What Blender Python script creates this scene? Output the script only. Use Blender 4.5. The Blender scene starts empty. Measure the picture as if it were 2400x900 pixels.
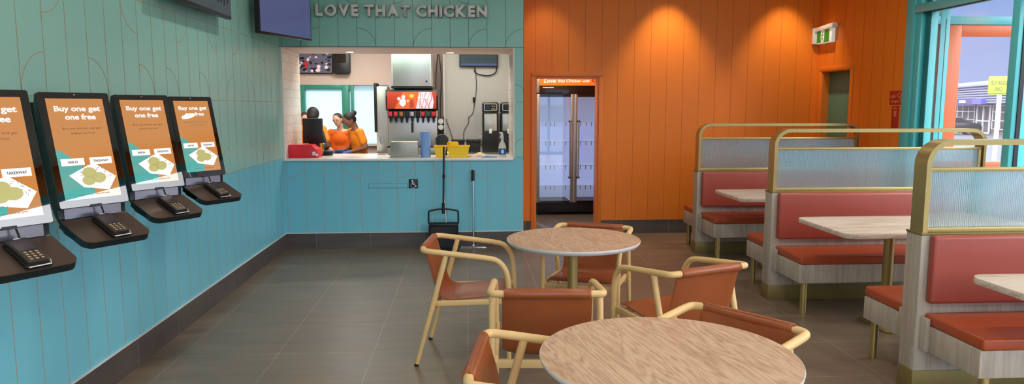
import bpy, bmesh, math, random
from math import sin, cos, pi, radians, hypot
from mathutils import Vector, Matrix
random.seed(7)
sc = bpy.context.scene
C = sc.collection

# ------------------------------------------------------------------ camera
F = 1665.0; PITCH = math.atan(200/F); YAW = math.atan(105/hypot(200, F))
cd = bpy.data.cameras.new('camera'); cam = bpy.data.objects.new('camera', cd); C.objects.link(cam)
cd.sensor_fit = 'HORIZONTAL'; cd.sensor_width = 36.0; cd.lens = 36.0*F/2400.0
cd.clip_start = 0.05; cd.clip_end = 400
cam.location = (0, 0, 1.6)
cam.rotation_euler = (pi/2 - PITCH, 0, -YAW)
sc.camera = cam
# ------------------------------------------------------------------ world, sun, exposure
sc.view_settings.view_transform = 'Standard'; sc.view_settings.look = 'None'
sc.view_settings.gamma = 1; sc.view_settings.exposure = 0.15
sc.view_settings.use_curve_mapping = False
sc.cycles.use_denoising = True
sc.cycles.max_bounces = 8; sc.cycles.transparent_max_bounces = 16
sc.cycles.sample_clamp_indirect = 6
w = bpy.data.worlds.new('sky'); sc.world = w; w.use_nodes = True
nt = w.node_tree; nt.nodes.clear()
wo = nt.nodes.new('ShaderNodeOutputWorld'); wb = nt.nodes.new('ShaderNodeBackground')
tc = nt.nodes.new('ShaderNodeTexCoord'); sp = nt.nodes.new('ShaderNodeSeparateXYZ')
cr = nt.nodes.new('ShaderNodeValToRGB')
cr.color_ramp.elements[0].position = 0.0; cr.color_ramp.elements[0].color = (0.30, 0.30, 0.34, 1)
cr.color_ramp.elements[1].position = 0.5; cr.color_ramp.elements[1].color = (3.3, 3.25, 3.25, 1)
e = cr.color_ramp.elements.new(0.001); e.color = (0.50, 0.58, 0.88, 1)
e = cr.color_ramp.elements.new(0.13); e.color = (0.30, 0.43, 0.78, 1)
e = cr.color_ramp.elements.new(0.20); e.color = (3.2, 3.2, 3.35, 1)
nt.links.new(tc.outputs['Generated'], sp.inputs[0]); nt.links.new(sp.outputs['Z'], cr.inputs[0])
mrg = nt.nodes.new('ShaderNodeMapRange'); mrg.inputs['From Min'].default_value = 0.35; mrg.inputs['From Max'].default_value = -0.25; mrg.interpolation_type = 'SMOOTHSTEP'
mrg.inputs['To Min'].default_value = 1.0; mrg.inputs['To Max'].default_value = 2.3       # sky strengthened behind the camera, added as fill light for the room
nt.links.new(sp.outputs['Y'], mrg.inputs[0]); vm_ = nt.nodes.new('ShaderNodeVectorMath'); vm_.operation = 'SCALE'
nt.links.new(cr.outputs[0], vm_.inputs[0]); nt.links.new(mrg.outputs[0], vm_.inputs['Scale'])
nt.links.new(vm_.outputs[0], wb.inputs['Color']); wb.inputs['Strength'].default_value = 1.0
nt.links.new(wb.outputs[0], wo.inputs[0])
sd = bpy.data.lights.new('sun', 'SUN'); sd.energy = 3.6; sd.angle = radians(2); sd.color = (1, .95, .88)
sun = bpy.data.objects.new('sun', sd); C.objects.link(sun)
sun.rotation_euler = (radians(-50), 0, radians(12))      # from behind the building, high over the drive-through side
LAMP = 1.0
def area_lamp(name, loc, size, power, color=(1, .93, .84), rot=(0, 0, 0), sizey=None, spread=180):
    l = bpy.data.lights.new(name, 'AREA'); l.energy = power*LAMP; l.size = size; l.color = color; l.shape = 'DISK'
    if sizey: l.shape = 'RECTANGLE'; l.size_y = sizey
    l.spread = radians(spread)
    o = bpy.data.objects.new(name, l); C.objects.link(o); o.location = loc; o.rotation_euler = rot
    return o
def spot_lamp(name, loc, power, angle, color=(1, .8, .58), blend=.5, rot=(0, 0, 0), r=.03):
    l = bpy.data.lights.new(name, 'SPOT'); l.energy = power*LAMP; l.spot_size = radians(angle); l.color = color
    l.spot_blend = blend; l.shadow_soft_size = r
    o = bpy.data.objects.new(name, l); C.objects.link(o); o.location = loc; o.rotation_euler = rot
    return o
CEIL = 3.35
DINING = [(-0.9, 0.4), (1.3, 0.4), (3.3, 0.4), (-0.9, 3.0), (1.3, 3.0), (3.3, 3.0), (-0.9, 5.6), (1.3, 5.6), (3.3, 5.6), (-0.9, -1.8), (1.3, -1.8), (3.3, -1.8)]
for x, y in DINING: area_lamp('dining_lamp', (x, y, CEIL-.02), .17, 12, (1, .93, .85))
for x, p_ in ((.95, 24), (2.47, 98), (3.93, 80)): spot_lamp('wall_washer_lamp', (x, 8.38, CEIL-.03), p_, 70, (1, .80, .56), .75, rot=(radians(8), 0, 0))
for x, y, p_ in ((-1.7, 10.6, 26), (-.6, 9.4, 18), (-1.6, 9.3, 18), (0.1, 9.7, 9)): area_lamp('kitchen_lamp', (x, y, 2.72), .7, p_, (1, .95, .88))
area_lamp('store_lamp', (1.2, 9.6, 2.5), .4, 15, (1, .95, .88))
for x, y in ((-1.379, 8.62), (-.2, 8.66)): spot_lamp('hatch_lamp', (x, y, 2.235), 14, 110, (1, .88, .7), .6)

# ------------------------------------------------------------------ helpers
def lin(c): return tuple((v/12.92 if v <= .04045 else ((v+.055)/1.055)**2.4) for v in c)
def rgb(r, g, b): return lin((r/255, g/255, b/255)) + (1,)
MATS = {}
def mat(name, col, rough=.5, metal=0, spec=.5, emit=None, estr=0, coat=0, ior=None, bump=0, bscale=60, var=0, vscale=3, trans=0):
    if name in MATS: return MATS[name]
    m = bpy.data.materials.new(name); m.use_nodes = True; n = m.node_tree; b = n.nodes['Principled BSDF']
    c = rgb(*col)
    b.inputs['Base Color'].default_value = c; b.inputs['Roughness'].default_value = rough; b.inputs['Metallic'].default_value = metal
    b.inputs['Specular IOR Level'].default_value = spec
    if ior: b.inputs['IOR'].default_value = ior
    if coat: b.inputs['Coat Weight'].default_value = coat; b.inputs['Coat Roughness'].default_value = .03
    if trans: b.inputs['Transmission Weight'].default_value = trans
    if emit: b.inputs['Emission Color'].default_value = rgb(*emit); b.inputs['Emission Strength'].default_value = estr
    if bump or var:
        t = n.nodes.new('ShaderNodeTexCoord')
    if bump:
        no = n.nodes.new('ShaderNodeTexNoise'); no.inputs['Scale'].default_value = bscale; no.inputs['Detail'].default_value = 4
        n.links.new(t.outputs['Object'], no.inputs['Vector'])
        bp = n.nodes.new('ShaderNodeBump'); bp.inputs['Strength'].default_value = bump; bp.inputs['Distance'].default_value = .01
        n.links.new(no.outputs['Fac'], bp.inputs['Height']); n.links.new(bp.outputs[0], b.inputs['Normal'])
    if var:
        no = n.nodes.new('ShaderNodeTexNoise'); no.inputs['Scale'].default_value = vscale; no.inputs['Detail'].default_value = 3
        n.links.new(t.outputs['Object'], no.inputs['Vector'])
        mx = n.nodes.new('ShaderNodeMix'); mx.data_type = 'RGBA'
        mx.inputs[6].default_value = tuple(v*(1-var) for v in c[:3])+(1,); mx.inputs[7].default_value = tuple(v*(1+var) for v in c[:3])+(1,)
        n.links.new(no.outputs['Fac'], mx.inputs[0]); n.links.new(mx.outputs[2], b.inputs['Base Color'])
    MATS[name] = m; return m

def wood(name, dark, mid, light, axis='Z', scale=1.0, rough=.5, rot=0, stretch=.09, dist=2.2, lines=.16, fine=.8):
    m = bpy.data.materials.new(name); m.use_nodes = True; n = m.node_tree; L = n.links; b = n.nodes['Principled BSDF']
    b.inputs['Roughness'].default_value = rough
    t = n.nodes.new('ShaderNodeTexCoord'); mp = n.nodes.new('ShaderNodeMapping')
    s = {'X': (stretch, 1, 1), 'Y': (1, stretch, 1), 'Z': (1, 1, stretch)}[axis]
    mp.inputs['Scale'].default_value = tuple(v*scale for v in s)
    mp2 = n.nodes.new('ShaderNodeMapping'); mp2.inputs['Rotation'].default_value = (0, 0, radians(rot))
    L.new(t.outputs['Object'], mp2.inputs['Vector']); L.new(mp2.outputs[0], mp.inputs['Vector'])
    n1 = n.nodes.new('ShaderNodeTexNoise'); n1.inputs['Scale'].default_value = 5; n1.inputs['Detail'].default_value = 3; n1.inputs['Distortion'].default_value = .6
    L.new(mp.outputs[0], n1.inputs['Vector'])
    mu = n.nodes.new('ShaderNodeMath'); mu.operation = 'MULTIPLY'; mu.inputs[1].default_value = 11*dist
    L.new(n1.outputs['Fac'], mu.inputs[0])
    si = n.nodes.new('ShaderNodeMath'); si.operation = 'SINE'; L.new(mu.outputs[0], si.inputs[0])
    n2 = n.nodes.new('ShaderNodeTexNoise'); n2.inputs['Scale'].default_value = 70; n2.inputs['Detail'].default_value = 3
    L.new(mp.outputs[0], n2.inputs['Vector'])
    ad = n.nodes.new('ShaderNodeMath'); ad.operation = 'MULTIPLY_ADD'; ad.inputs[1].default_value = lines; ad.inputs[2].default_value = .5-fine*.5
    L.new(si.outputs[0], ad.inputs[0])
    ad2 = n.nodes.new('ShaderNodeMath'); ad2.operation = 'MULTIPLY_ADD'; ad2.inputs[1].default_value = fine
    L.new(n2.outputs['Fac'], ad2.inputs[0]); L.new(ad.outputs[0], ad2.inputs[2])
    r = n.nodes.new('ShaderNodeValToRGB'); r.color_ramp.elements[0].position = .22; r.color_ramp.elements[0].color = rgb(*dark)
    r.color_ramp.elements[1].position = .72; r.color_ramp.elements[1].color = rgb(*light)
    k = r.color_ramp.elements.new(.45); k.color = rgb(*mid)
    L.new(ad2.outputs[0], r.inputs[0]); L.new(r.outputs[0], b.inputs['Base Color'])
    MATS[name] = m; return m

def tag(o, label=None, cat=None, group=None, kind=None):
    if label: o['label'] = label
    if cat: o['category'] = cat
    if group: o['group'] = group
    if kind: o['kind'] = kind
    return o
def thing(name, label, cat, loc=(0, 0, 0), rz=0, group=None):
    o = bpy.data.objects.new(name, None); C.objects.link(o); o.empty_display_size = .1
    o.location = loc; o.rotation_euler = (0, 0, rz)
    return tag(o, label, cat, group)

class MB:
    """collects shapes, then becomes ONE mesh object"""
    def __init__(s): s.bm = bmesh.new(); s.mi = 0
    def _add(s, tmp, M=None, smooth=False):
        if M is not None: bmesh.ops.transform(tmp, matrix=M, verts=tmp.verts)
        for f in tmp.faces: f.material_index = s.mi; f.smooth = smooth
        me = bpy.data.meshes.new('tmp'); tmp.to_mesh(me); tmp.free()
        s.bm.from_mesh(me); bpy.data.meshes.remove(me); return s
    def slot(s, i): s.mi = i; return s
    def box(s, x0, y0, z0, x1, y1, z1, bev=0, seg=2, M=None):
        t = bmesh.new(); bmesh.ops.create_cube(t, size=1)
        bmesh.ops.scale(t, vec=(abs(x1-x0), abs(y1-y0), abs(z1-z0)), verts=t.verts)
        bmesh.ops.translate(t, vec=((x0+x1)/2, (y0+y1)/2, (z0+z1)/2), verts=t.verts)
        if bev: bmesh.ops.bevel(t, geom=t.edges[:], offset=bev, segments=seg, profile=.5, affect='EDGES')
        return s._add(t, M, bool(bev))
    def prism(s, pts, a, b, plane='XY', M=None, bev=0, smooth=False):
        """extrude polygon pts between a and b along the axis normal to plane"""
        t = bmesh.new()
        def P(p, h): return {'XY': (p[0], p[1], h), 'XZ': (p[0], h, p[1]), 'YZ': (h, p[0], p[1])}[plane]
        lo = [t.verts.new(P(p, a)) for p in pts]; hi = [t.verts.new(P(p, b)) for p in pts]
        n = len(pts); t.faces.new(lo[::-1]); t.faces.new(hi)
        for i in range(n): t.faces.new((lo[i], lo[(i+1) % n], hi[(i+1) % n], hi[i]))
        bmesh.ops.recalc_face_normals(t, faces=t.faces)
        if bev: bmesh.ops.bevel(t, geom=[e for e in t.edges], offset=bev, segments=2, profile=.5, affect='EDGES')
        return s._add(t, M, smooth or bool(bev))
    def poly(s, pts3):
        t = bmesh.new(); t.faces.new([t.verts.new(p) for p in pts3]); return s._add(t)
    def cyl(s, p0, p1, r, r2=None, seg=20, M=None, cap=True):
        p0 = Vector(p0); p1 = Vector(p1); d = p1-p0
        t = bmesh.new(); bmesh.ops.create_cone(t, cap_ends=cap, segments=seg, radius1=r, radius2=r if r2 is None else r2, depth=d.length)
        R = Vector((0, 0, 1)).rotation_difference(d.normalized()).to_matrix().to_4x4()
        bmesh.ops.transform(t, matrix=Matrix.Translation((p0+p1)/2) @ R, verts=t.verts)
        s._add(t, M, True)
        return s
    def sphere(s, c, r, sc3=(1, 1, 1), seg=16, M=None):
        t = bmesh.new(); bmesh.ops.create_uvsphere(t, u_segments=seg, v_segments=seg//2+2, radius=r)
        bmesh.ops.scale(t, vec=sc3, verts=t.verts); bmesh.ops.translate(t, vec=c, verts=t.verts)
        return s._add(t, M, True)
    def lathe(s, prof, c=(0, 0, 0), seg=40, M=None):
        t = bmesh.new(); rings = []
        for r, z in prof:
            rings.append([t.verts.new((c[0]+r*cos(2*pi*i/seg), c[1]+r*sin(2*pi*i/seg), c[2]+z)) for i in range(seg)] if r > 1e-5 else [t.verts.new((c[0], c[1], c[2]+z))])
        for a, b in zip(rings, rings[1:]):
            for i in range(seg):
                j = (i+1) % seg
                if len(a) == 1 and len(b) == 1: continue
                if len(a) == 1: t.faces.new((a[0], b[j], b[i]))
                elif len(b) == 1: t.faces.new((a[i], a[j], b[0]))
                else: t.faces.new((a[i], a[j], b[j], b[i]))
        bmesh.ops.recalc_face_normals(t, faces=t.faces)
        return s._add(t, M, True)
    def tube(s, pts, r, seg=12, M=None, closed=False):
        """tube along points; r number or list"""
        P = [Vector(p) for p in pts]; n = len(P); R = r if isinstance(r, (list, tuple)) else [r]*n
        t = bmesh.new(); rings = []; nrm = None
        for i in range(n):
            a = P[i-1] if (i > 0 or closed) else P[i]; b = P[(i+1) % n] if (i < n-1 or closed) else P[i]
            d = (b-a).normalized()
            if nrm is None:
                nrm = d.orthogonal().normalized()
            else:
                nrm = (nrm - d*nrm.dot(d)).normalized()
            bi = d.cross(nrm)
            rings.append([t.verts.new(P[i]+(nrm*cos(2*pi*k/seg)+bi*sin(2*pi*k/seg))*R[i]) for k in range(seg)])
        for i in range(n-1 if not closed else n):
            a = rings[i]; b = rings[(i+1) % n]
            for k in range(seg): t.faces.new((a[k], a[(k+1) % seg], b[(k+1) % seg], b[k]))
        if not closed: t.faces.new(rings[0][::-1]); t.faces.new(rings[-1])
        bmesh.ops.recalc_face_normals(t, faces=t.faces)
        return s._add(t, M, True)
    def build(s, name, mats, parent=None, label=None, loc=None, autosmooth=True):
        me = bpy.data.meshes.new(name); s.bm.to_mesh(me); s.bm.free()
        if not isinstance(mats, (list, tuple)): mats = [mats]
        for m in mats: me.materials.append(MATS[m] if isinstance(m, str) else m)
        if any(p.use_smooth for p in me.polygons) and autosmooth:
            try: me.set_sharp_from_angle(angle=radians(38))
            except Exception: pass
        o = bpy.data.objects.new(name, me); C.objects.link(o)
        if parent: o.parent = parent
        if label: o['label'] = label
        if loc: o.location = loc
        return o

def smooth_path(pts, n=8):
    """Catmull-Rom through points"""
    P = [Vector(p) for p in pts]; P = [P[0]*2-P[1]] + P + [P[-1]*2-P[-2]]; out = []
    for i in range(1, len(P)-2):
        for k in range(n):
            t = k/n; a, b, c, d = P[i-1:i+3]
            out.append(.5*((2*b)+(c-a)*t+(2*a-5*b+4*c-d)*t*t+(3*b-a-3*c+d)*t**3))
    out.append(P[-2]); return out
def rrect(x0, y0, x1, y1, r, n=5):
    pts = []
    for cx, cy, a0 in ((x1-r, y1-r, 0), (x0+r, y1-r, 90), (x0+r, y0+r, 180), (x1-r, y0+r, 270)):
        for k in range(n+1):
            a = radians(a0+90*k/n); pts.append((cx+r*cos(a), cy+r*sin(a)))
    return pts
def fillet(pts, r, n=6):
    """round a polyline's inner corners"""
    P = [Vector(p) for p in pts]; out = [P[0]]
    for i in range(1, len(P)-1):
        a = (P[i-1]-P[i]); b = (P[i+1]-P[i]); ra = min(r, a.length*.49, b.length*.49)
        p0 = P[i]+a.normalized()*ra; p1 = P[i]+b.normalized()*ra
        for k in range(n+1):
            t = k/n; out.append((1-t)**2*p0+2*t*(1-t)*P[i]+t*t*p1)
    out.append(P[-1]); return out
def frame(o, xd, yd):
    xd = Vector(xd).normalized(); yd = Vector(yd).normalized(); z = xd.cross(yd)
    return Matrix(((xd.x, yd.x, z.x, o[0]), (xd.y, yd.y, z.y, o[1]), (xd.z, yd.z, z.z, o[2]), (0, 0, 0, 1)))
_TX = {}
def text_mesh(s, extrude=.002, bold=.0, shear=0, spacing=1.0):
    cu = bpy.data.curves.new('t', 'FONT'); cu.body = s; cu.size = 1; cu.extrude = 0; cu.offset = bold; cu.shear = shear; cu.resolution_u = 4
    cu.space_character = spacing
    o = bpy.data.objects.new('t', cu); C.objects.link(o)
    dg = bpy.context.evaluated_depsgraph_get(); dg.update()
    me = bpy.data.meshes.new_from_object(o.evaluated_get(dg))
    bpy.data.objects.remove(o); bpy.data.curves.remove(cu)
    return me
def text(name, s, x0, x1, yb, h, M, m, parent=None, th=.0015, bold=.0, shear=0, mirror=False, spacing=1.0, z0=0, ref='H'):
    """text s fitted between x0..x1 (baseline yb, capital height h) in the frame M, raised by th"""
    me = text_mesh(s, bold=bold, shear=shear, spacing=spacing)
    xs = [v.co.x for v in me.vertices]
    caph = .70 + 2*bold
    sx = (x1-x0)/(max(xs)-min(xs)); mn = min(xs); sy = h/caph
    bm = bmesh.new(); bm.from_mesh(me); bpy.data.meshes.remove(me)
    for v in bm.verts:
        X = (v.co.x-mn)*sx
        if mirror: X = (x1-x0)-X
        v.co = Vector((x0+X, yb+(v.co.y+bold)*sy, z0))
    r = bmesh.ops.extrude_face_region(bm, geom=bm.faces[:])
    bmesh.ops.translate(bm, vec=(0, 0, th), verts=[v for v in r['geom'] if isinstance(v, bmesh.types.BMVert)])
    bmesh.ops.recalc_face_normals(bm, faces=bm.faces)
    bmesh.ops.transform(bm, matrix=M, verts=bm.verts)
    me = bpy.data.meshes.new(name); bm.to_mesh(me); bm.free(); me.materials.append(MATS[m] if isinstance(m, str) else m)
    o = bpy.data.objects.new(name, me); C.objects.link(o)
    if parent: o.parent = parent
    return o
def copy_tree(o, parent=None):
    c = o.copy(); C.objects.link(c); c.parent = parent
    if parent is not None: c.matrix_parent_inverse = o.matrix_parent_inverse
    for ch in list(KIDS(o)): copy_tree(ch, c)
    return c
def KIDS(o): return [k for k in bpy.data.objects if k.parent == o]

# ------------------------------------------------------------------ materials
mat('sage_tile', (146, 202, 188), .30, spec=.5, var=.05, vscale=.9)
mat('teal_tile', (116, 194, 210), .30, spec=.5, var=.05, vscale=.9)
mat('tile_joint', (186, 154, 120), .7)
mat('joint_dark', (96, 104, 88), .7)
mat('orange_board', (232, 128, 34), .45, spec=.4, var=.04, vscale=1.2)
mat('orange_joint', (176, 80, 22), .6)
mat('orange_paint', (224, 122, 36), .4)
mat('orange_metal', (206, 96, 46), .35)
mat('white_paint', (226, 222, 214), .6)
mat('cream_wall', (226, 202, 190), .55)
mat('cream_panel', (208, 198, 190), .28)
mat('ceiling_white', (222, 218, 210), .8)
mat('teal_metal', (80, 184, 188), .35, spec=.5)
mat('dark_gasket', (22, 26, 30), .5)
mat('white_stone', (236, 234, 230), .2)
mat('black_gloss', (14, 17, 19), .18, coat=.5)
mat('black_plastic', (20, 20, 22), .4)
mat('black_matte', (16, 16, 17), .6)
mat('kiosk_shell', (16, 32, 34), .35)
mat('kiosk_face', (6, 7, 8), .0, ior=1.95, spec=.5)
mat('kiosk_tray', (92, 74, 64), .32, metal=.45)
mat('neck_metal', (165, 168, 180), .22, metal=.8)
mat('steel', (226, 222, 216), .34, metal=1, bump=.02, bscale=30)
mat('steel_soft', (205, 202, 196), .42, metal=.9)
mat('steel_tan', (184, 178, 164), .35, metal=.8)
mat('chrome', (215, 215, 215), .12, metal=1)
mat('gold', (182, 160, 104), .36, metal=.8)
mat('teal_inner', (58, 150, 132), .4)
mat('passage_wall', (120, 104, 92), .7)
mat('cctv_grey', (92, 92, 108), .3, emit=(84, 84, 104), estr=.4)
mat('gold_paint', (128, 112, 62), .42, metal=.3)
mat('seat_vinyl', (170, 74, 38), .36, spec=.5, bump=.05, bscale=220)
mat('back_vinyl', (154, 68, 54), .34, spec=.5, bump=.05, bscale=220)
mat('tan_leather', (148, 76, 36), .36, spec=.5, bump=.08, bscale=120, var=.14, vscale=7)
mat('edge_band', (214, 212, 212), .35)
mat('white_plastic', (232, 232, 230), .4)
mat('red_plastic', (228, 42, 56), .35)
mat('yellow_plastic', (255, 210, 14), .35)
mat('blue_paper', (136, 176, 234), .8, bump=.1, bscale=80)
mat('cream_cloth', (232, 212, 184), .9, bump=.3, bscale=90)
mat('blue_cloth', (120, 150, 190), .9, bump=.3, bscale=90)
mat('clear_plastic', (225, 222, 212), .3)
mat('label_blue', (30, 96, 176), .5)
mat('sign_grey', (232, 228, 222), .5)
mat('sign_side', (150, 144, 138), .5)
mat('tv_glass', (52, 56, 84), .12, emit=(84, 90, 132), estr=.62)
mat('tv_dark_glass', (34, 38, 44), .12, emit=(62, 64, 70), estr=.75)
mat('tv_mark', (38, 40, 48), .3)
mat('tv_ghost', (80, 84, 124), .3, emit=(90, 94, 136), estr=.4)
mat('badge_navy', (24, 34, 44), .4)
mat('badge_white', (235, 238, 240), .5)
mat('screen_orange', (110, 64, 28), .0, emit=(196, 132, 72), estr=.80, ior=2.25)
mat('screen_teal', (40, 100, 96), .0, emit=(96, 190, 180), estr=.6, ior=2.25)
mat('screen_white', (200, 200, 200), .06, emit=(238, 236, 232), estr=.72, ior=2.0)
mat('screen_grey', (90, 66, 50), .2, emit=(120, 84, 60), estr=.45)
mat('screen_ink', (44, 48, 44), .3)
mat('screen_bun', (130, 130, 70), .2, emit=(196, 186, 118), estr=.6)
mat('green_door', (84, 132, 112), .5)
mat('exit_green', (20, 120, 30), .4, emit=(20, 130, 30), estr=.25)
mat('exit_white', (225, 232, 225), .4, emit=(225, 232, 225), estr=.3)
mat('notice_red', (178, 40, 16), .5)
mat('notice_ink', (232, 160, 130), .5)
mat('rubber', (12, 12, 12), .7)
mat('skin_light', (224, 172, 146), .5)
mat('skin_dark', (96, 62, 50), .5)
mat('skin_brown', (140, 92, 72), .5)
mat('hair_black', (26, 20, 18), .55, bump=.5, bscale=160)
mat('hair_brown', (64, 40, 30), .55, bump=.5, bscale=160)
mat('shirt_bright', (255, 112, 22), .8)
mat('shirt_amber', (238, 138, 22), .8)
mat('lip_colour', (186, 96, 84), .5)
mat('trouser_black', (22, 22, 26), .8)
mat('glove_blue', (84, 104, 168), .5)
mat('soda_red', (170, 56, 34), .3, emit=(200, 72, 44), estr=.22)
mat('soda_orange', (206, 96, 40), .3, emit=(230, 110, 50), estr=.22)
mat('soda_white', (235, 232, 225), .4, emit=(240, 235, 230), estr=.35)
mat('soda_pink', (230, 200, 210), .4, emit=(232, 205, 215), estr=.3)
mat('valve_red', (206, 40, 48), .4); mat('valve_brown', (164, 92, 52), .4); mat('valve_green', (50, 78, 54), .4)
mat('fridge_inner', (206, 208, 226), .5, emit=(196, 202, 232), estr=.30)  # lining and shelves glow in place of the fridge's inside lamps
mat('header_orange', (244, 116, 30), .4, emit=(246, 120, 36), estr=.45)
mat('header_white', (245, 240, 232), .4, emit=(250, 245, 240), estr=.5)
mat('asphalt', (86, 88, 100), .9, var=.1, vscale=1.5)
mat('pavement', (96, 98, 108), .9)
mat('roof_white', (164, 166, 180), .6)
mat('corrugated', (136, 136, 156), .6)
mat('brick_dark', (104, 96, 104), .8)
mat('shop_glass', (72, 70, 82), .15)
mat('shop_frame', (214, 212, 210), .6)
mat('fascia_purple', (78, 66, 120), .6); mat('fascia_violet', (96, 92, 190), .6)
mat('car_grey', (34, 36, 50), .4, metal=.2, coat=.3); mat('car_glass', (40, 44, 54), .1); mat('car_white', (210, 214, 226), .3)
mat('sign_lime', (150, 172, 2), .5); mat('sign_ink', (84, 96, 40), .6); mat('sign_yellow', (232, 214, 90), .5)
mat('leaf', (150, 158, 92), .8)
mat('chair_wood', (222, 184, 124), .42, var=.07, vscale=14)
mat('lamp_glow', (255, 244, 225), .5, emit=(255, 240, 215), estr=6)
mat('lcd', (60, 58, 66), .25)
mat('key', (176, 150, 118), .4)
mat('terminal', (52, 42, 36), .35)
wood('table_oak', (156, 122, 96), (190, 155, 124), (210, 178, 148), axis='X', rot=78, scale=1.7, rough=.42, stretch=.16, dist=6.5, lines=.12, fine=.5)
wood('booth_oak', (150, 137, 123), (172, 159, 144), (190, 178, 163), axis='Z', scale=2.6, rough=.55, stretch=.05, lines=.10, fine=.55)
wood('booth_table_oak', (176, 152, 130), (206, 186, 166), (222, 206, 190), axis='X', scale=2.2, rough=.4, stretch=.07)

def glass_mat(name, tint=(.93, .97, .97), f0=1.5, rough=.0, cap=1.0):
    m = bpy.data.materials.new(name); m.use_nodes = True; n = m.node_tree; n.nodes.clear()
    o = n.nodes.new('ShaderNodeOutputMaterial'); t = n.nodes.new('ShaderNodeBsdfTransparent'); t.inputs[0].default_value = tint+(1,)
    g = n.nodes.new('ShaderNodeBsdfGlossy'); g.inputs['Roughness'].default_value = rough
    lw = n.nodes.new('ShaderNodeLayerWeight'); lw.inputs[0].default_value = .5
    pw = n.nodes.new('ShaderNodeMath'); pw.operation = 'POWER'; pw.inputs[1].default_value = 5; n.links.new(lw.outputs['Facing'], pw.inputs[0])
    fr = n.nodes.new('ShaderNodeMath'); fr.operation = 'MULTIPLY_ADD'; f = ((f0-1)/(f0+1))**2*1.5; fr.inputs[1].default_value = (1-f)*.7; fr.inputs[2].default_value = f; n.links.new(pw.outputs[0], fr.inputs[0])
    mx = n.nodes.new('ShaderNodeMixShader'); n.links.new(fr.outputs[0], mx.inputs[0]); n.links.new(t.outputs[0], mx.inputs[1]); n.links.new(g.outputs[0], mx.inputs[2])
    n.links.new(mx.outputs[0], o.inputs[0]); MATS[name] = m; return m
glass_mat('window_glass', (.97, .985, .99)); glass_mat('fridge_glass', (.86, .92, .95), 1.7)
def frosted(name, col, tr=.6):
    m = bpy.data.materials.new(name); m.use_nodes = True; n = m.node_tree; n.nodes.clear()
    o = n.nodes.new('ShaderNodeOutputMaterial'); a = n.nodes.new('ShaderNodeBsdfTranslucent'); d = n.nodes.new('ShaderNodeBsdfDiffuse')
    a.inputs[0].default_value = rgb(*col); d.inputs[0].default_value = rgb(*col)
    mx = n.nodes.new('ShaderNodeMixShader'); mx.inputs[0].default_value = tr
    n.links.new(d.outputs[0], mx.inputs[1]); n.links.new(a.outputs[0], mx.inputs[2]); n.links.new(mx.outputs[0], o.inputs[0]); MATS[name] = m
frosted('frosted_pane', (218, 240, 244), .75)
def reeded():
    m = bpy.data.materials.new('reeded_glass'); m.use_nodes = True; n = m.node_tree; n.nodes.clear(); L = n.links
    o = n.nodes.new('ShaderNodeOutputMaterial')
    t = n.nodes.new('ShaderNodeBsdfRefraction'); t.inputs['Roughness'].default_value = .05; t.inputs['IOR'].default_value = 1.12; t.inputs[0].default_value = (.86, .93, .94, 1)
    tl = n.nodes.new('ShaderNodeBsdfTranslucent'); tl.inputs[0].default_value = (.62, .74, .76, 1)
    d = n.nodes.new('ShaderNodeBsdfDiffuse'); d.inputs[0].default_value = (.50, .58, .60, 1)
    g = n.nodes.new('ShaderNodeBsdfGlossy'); g.inputs['Roughness'].default_value = .07; g.inputs[0].default_value = (.92, .97, 1, 1)
    m1 = n.nodes.new('ShaderNodeMixShader'); m1.inputs[0].default_value = .5; L.new(tl.outputs[0], m1.inputs[1]); L.new(d.outputs[0], m1.inputs[2])
    m2 = n.nodes.new('ShaderNodeMixShader'); m2.inputs[0].default_value = .30; L.new(t.outputs[0], m2.inputs[1]); L.new(m1.outputs[0], m2.inputs[2])
    m3 = n.nodes.new('ShaderNodeMixShader'); m3.inputs[0].default_value = .34; L.new(m2.outputs[0], m3.inputs[1]); L.new(g.outputs[0], m3.inputs[2])
    L.new(m3.outputs[0], o.inputs[0]); MATS['reeded_glass'] = m
reeded()
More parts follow.
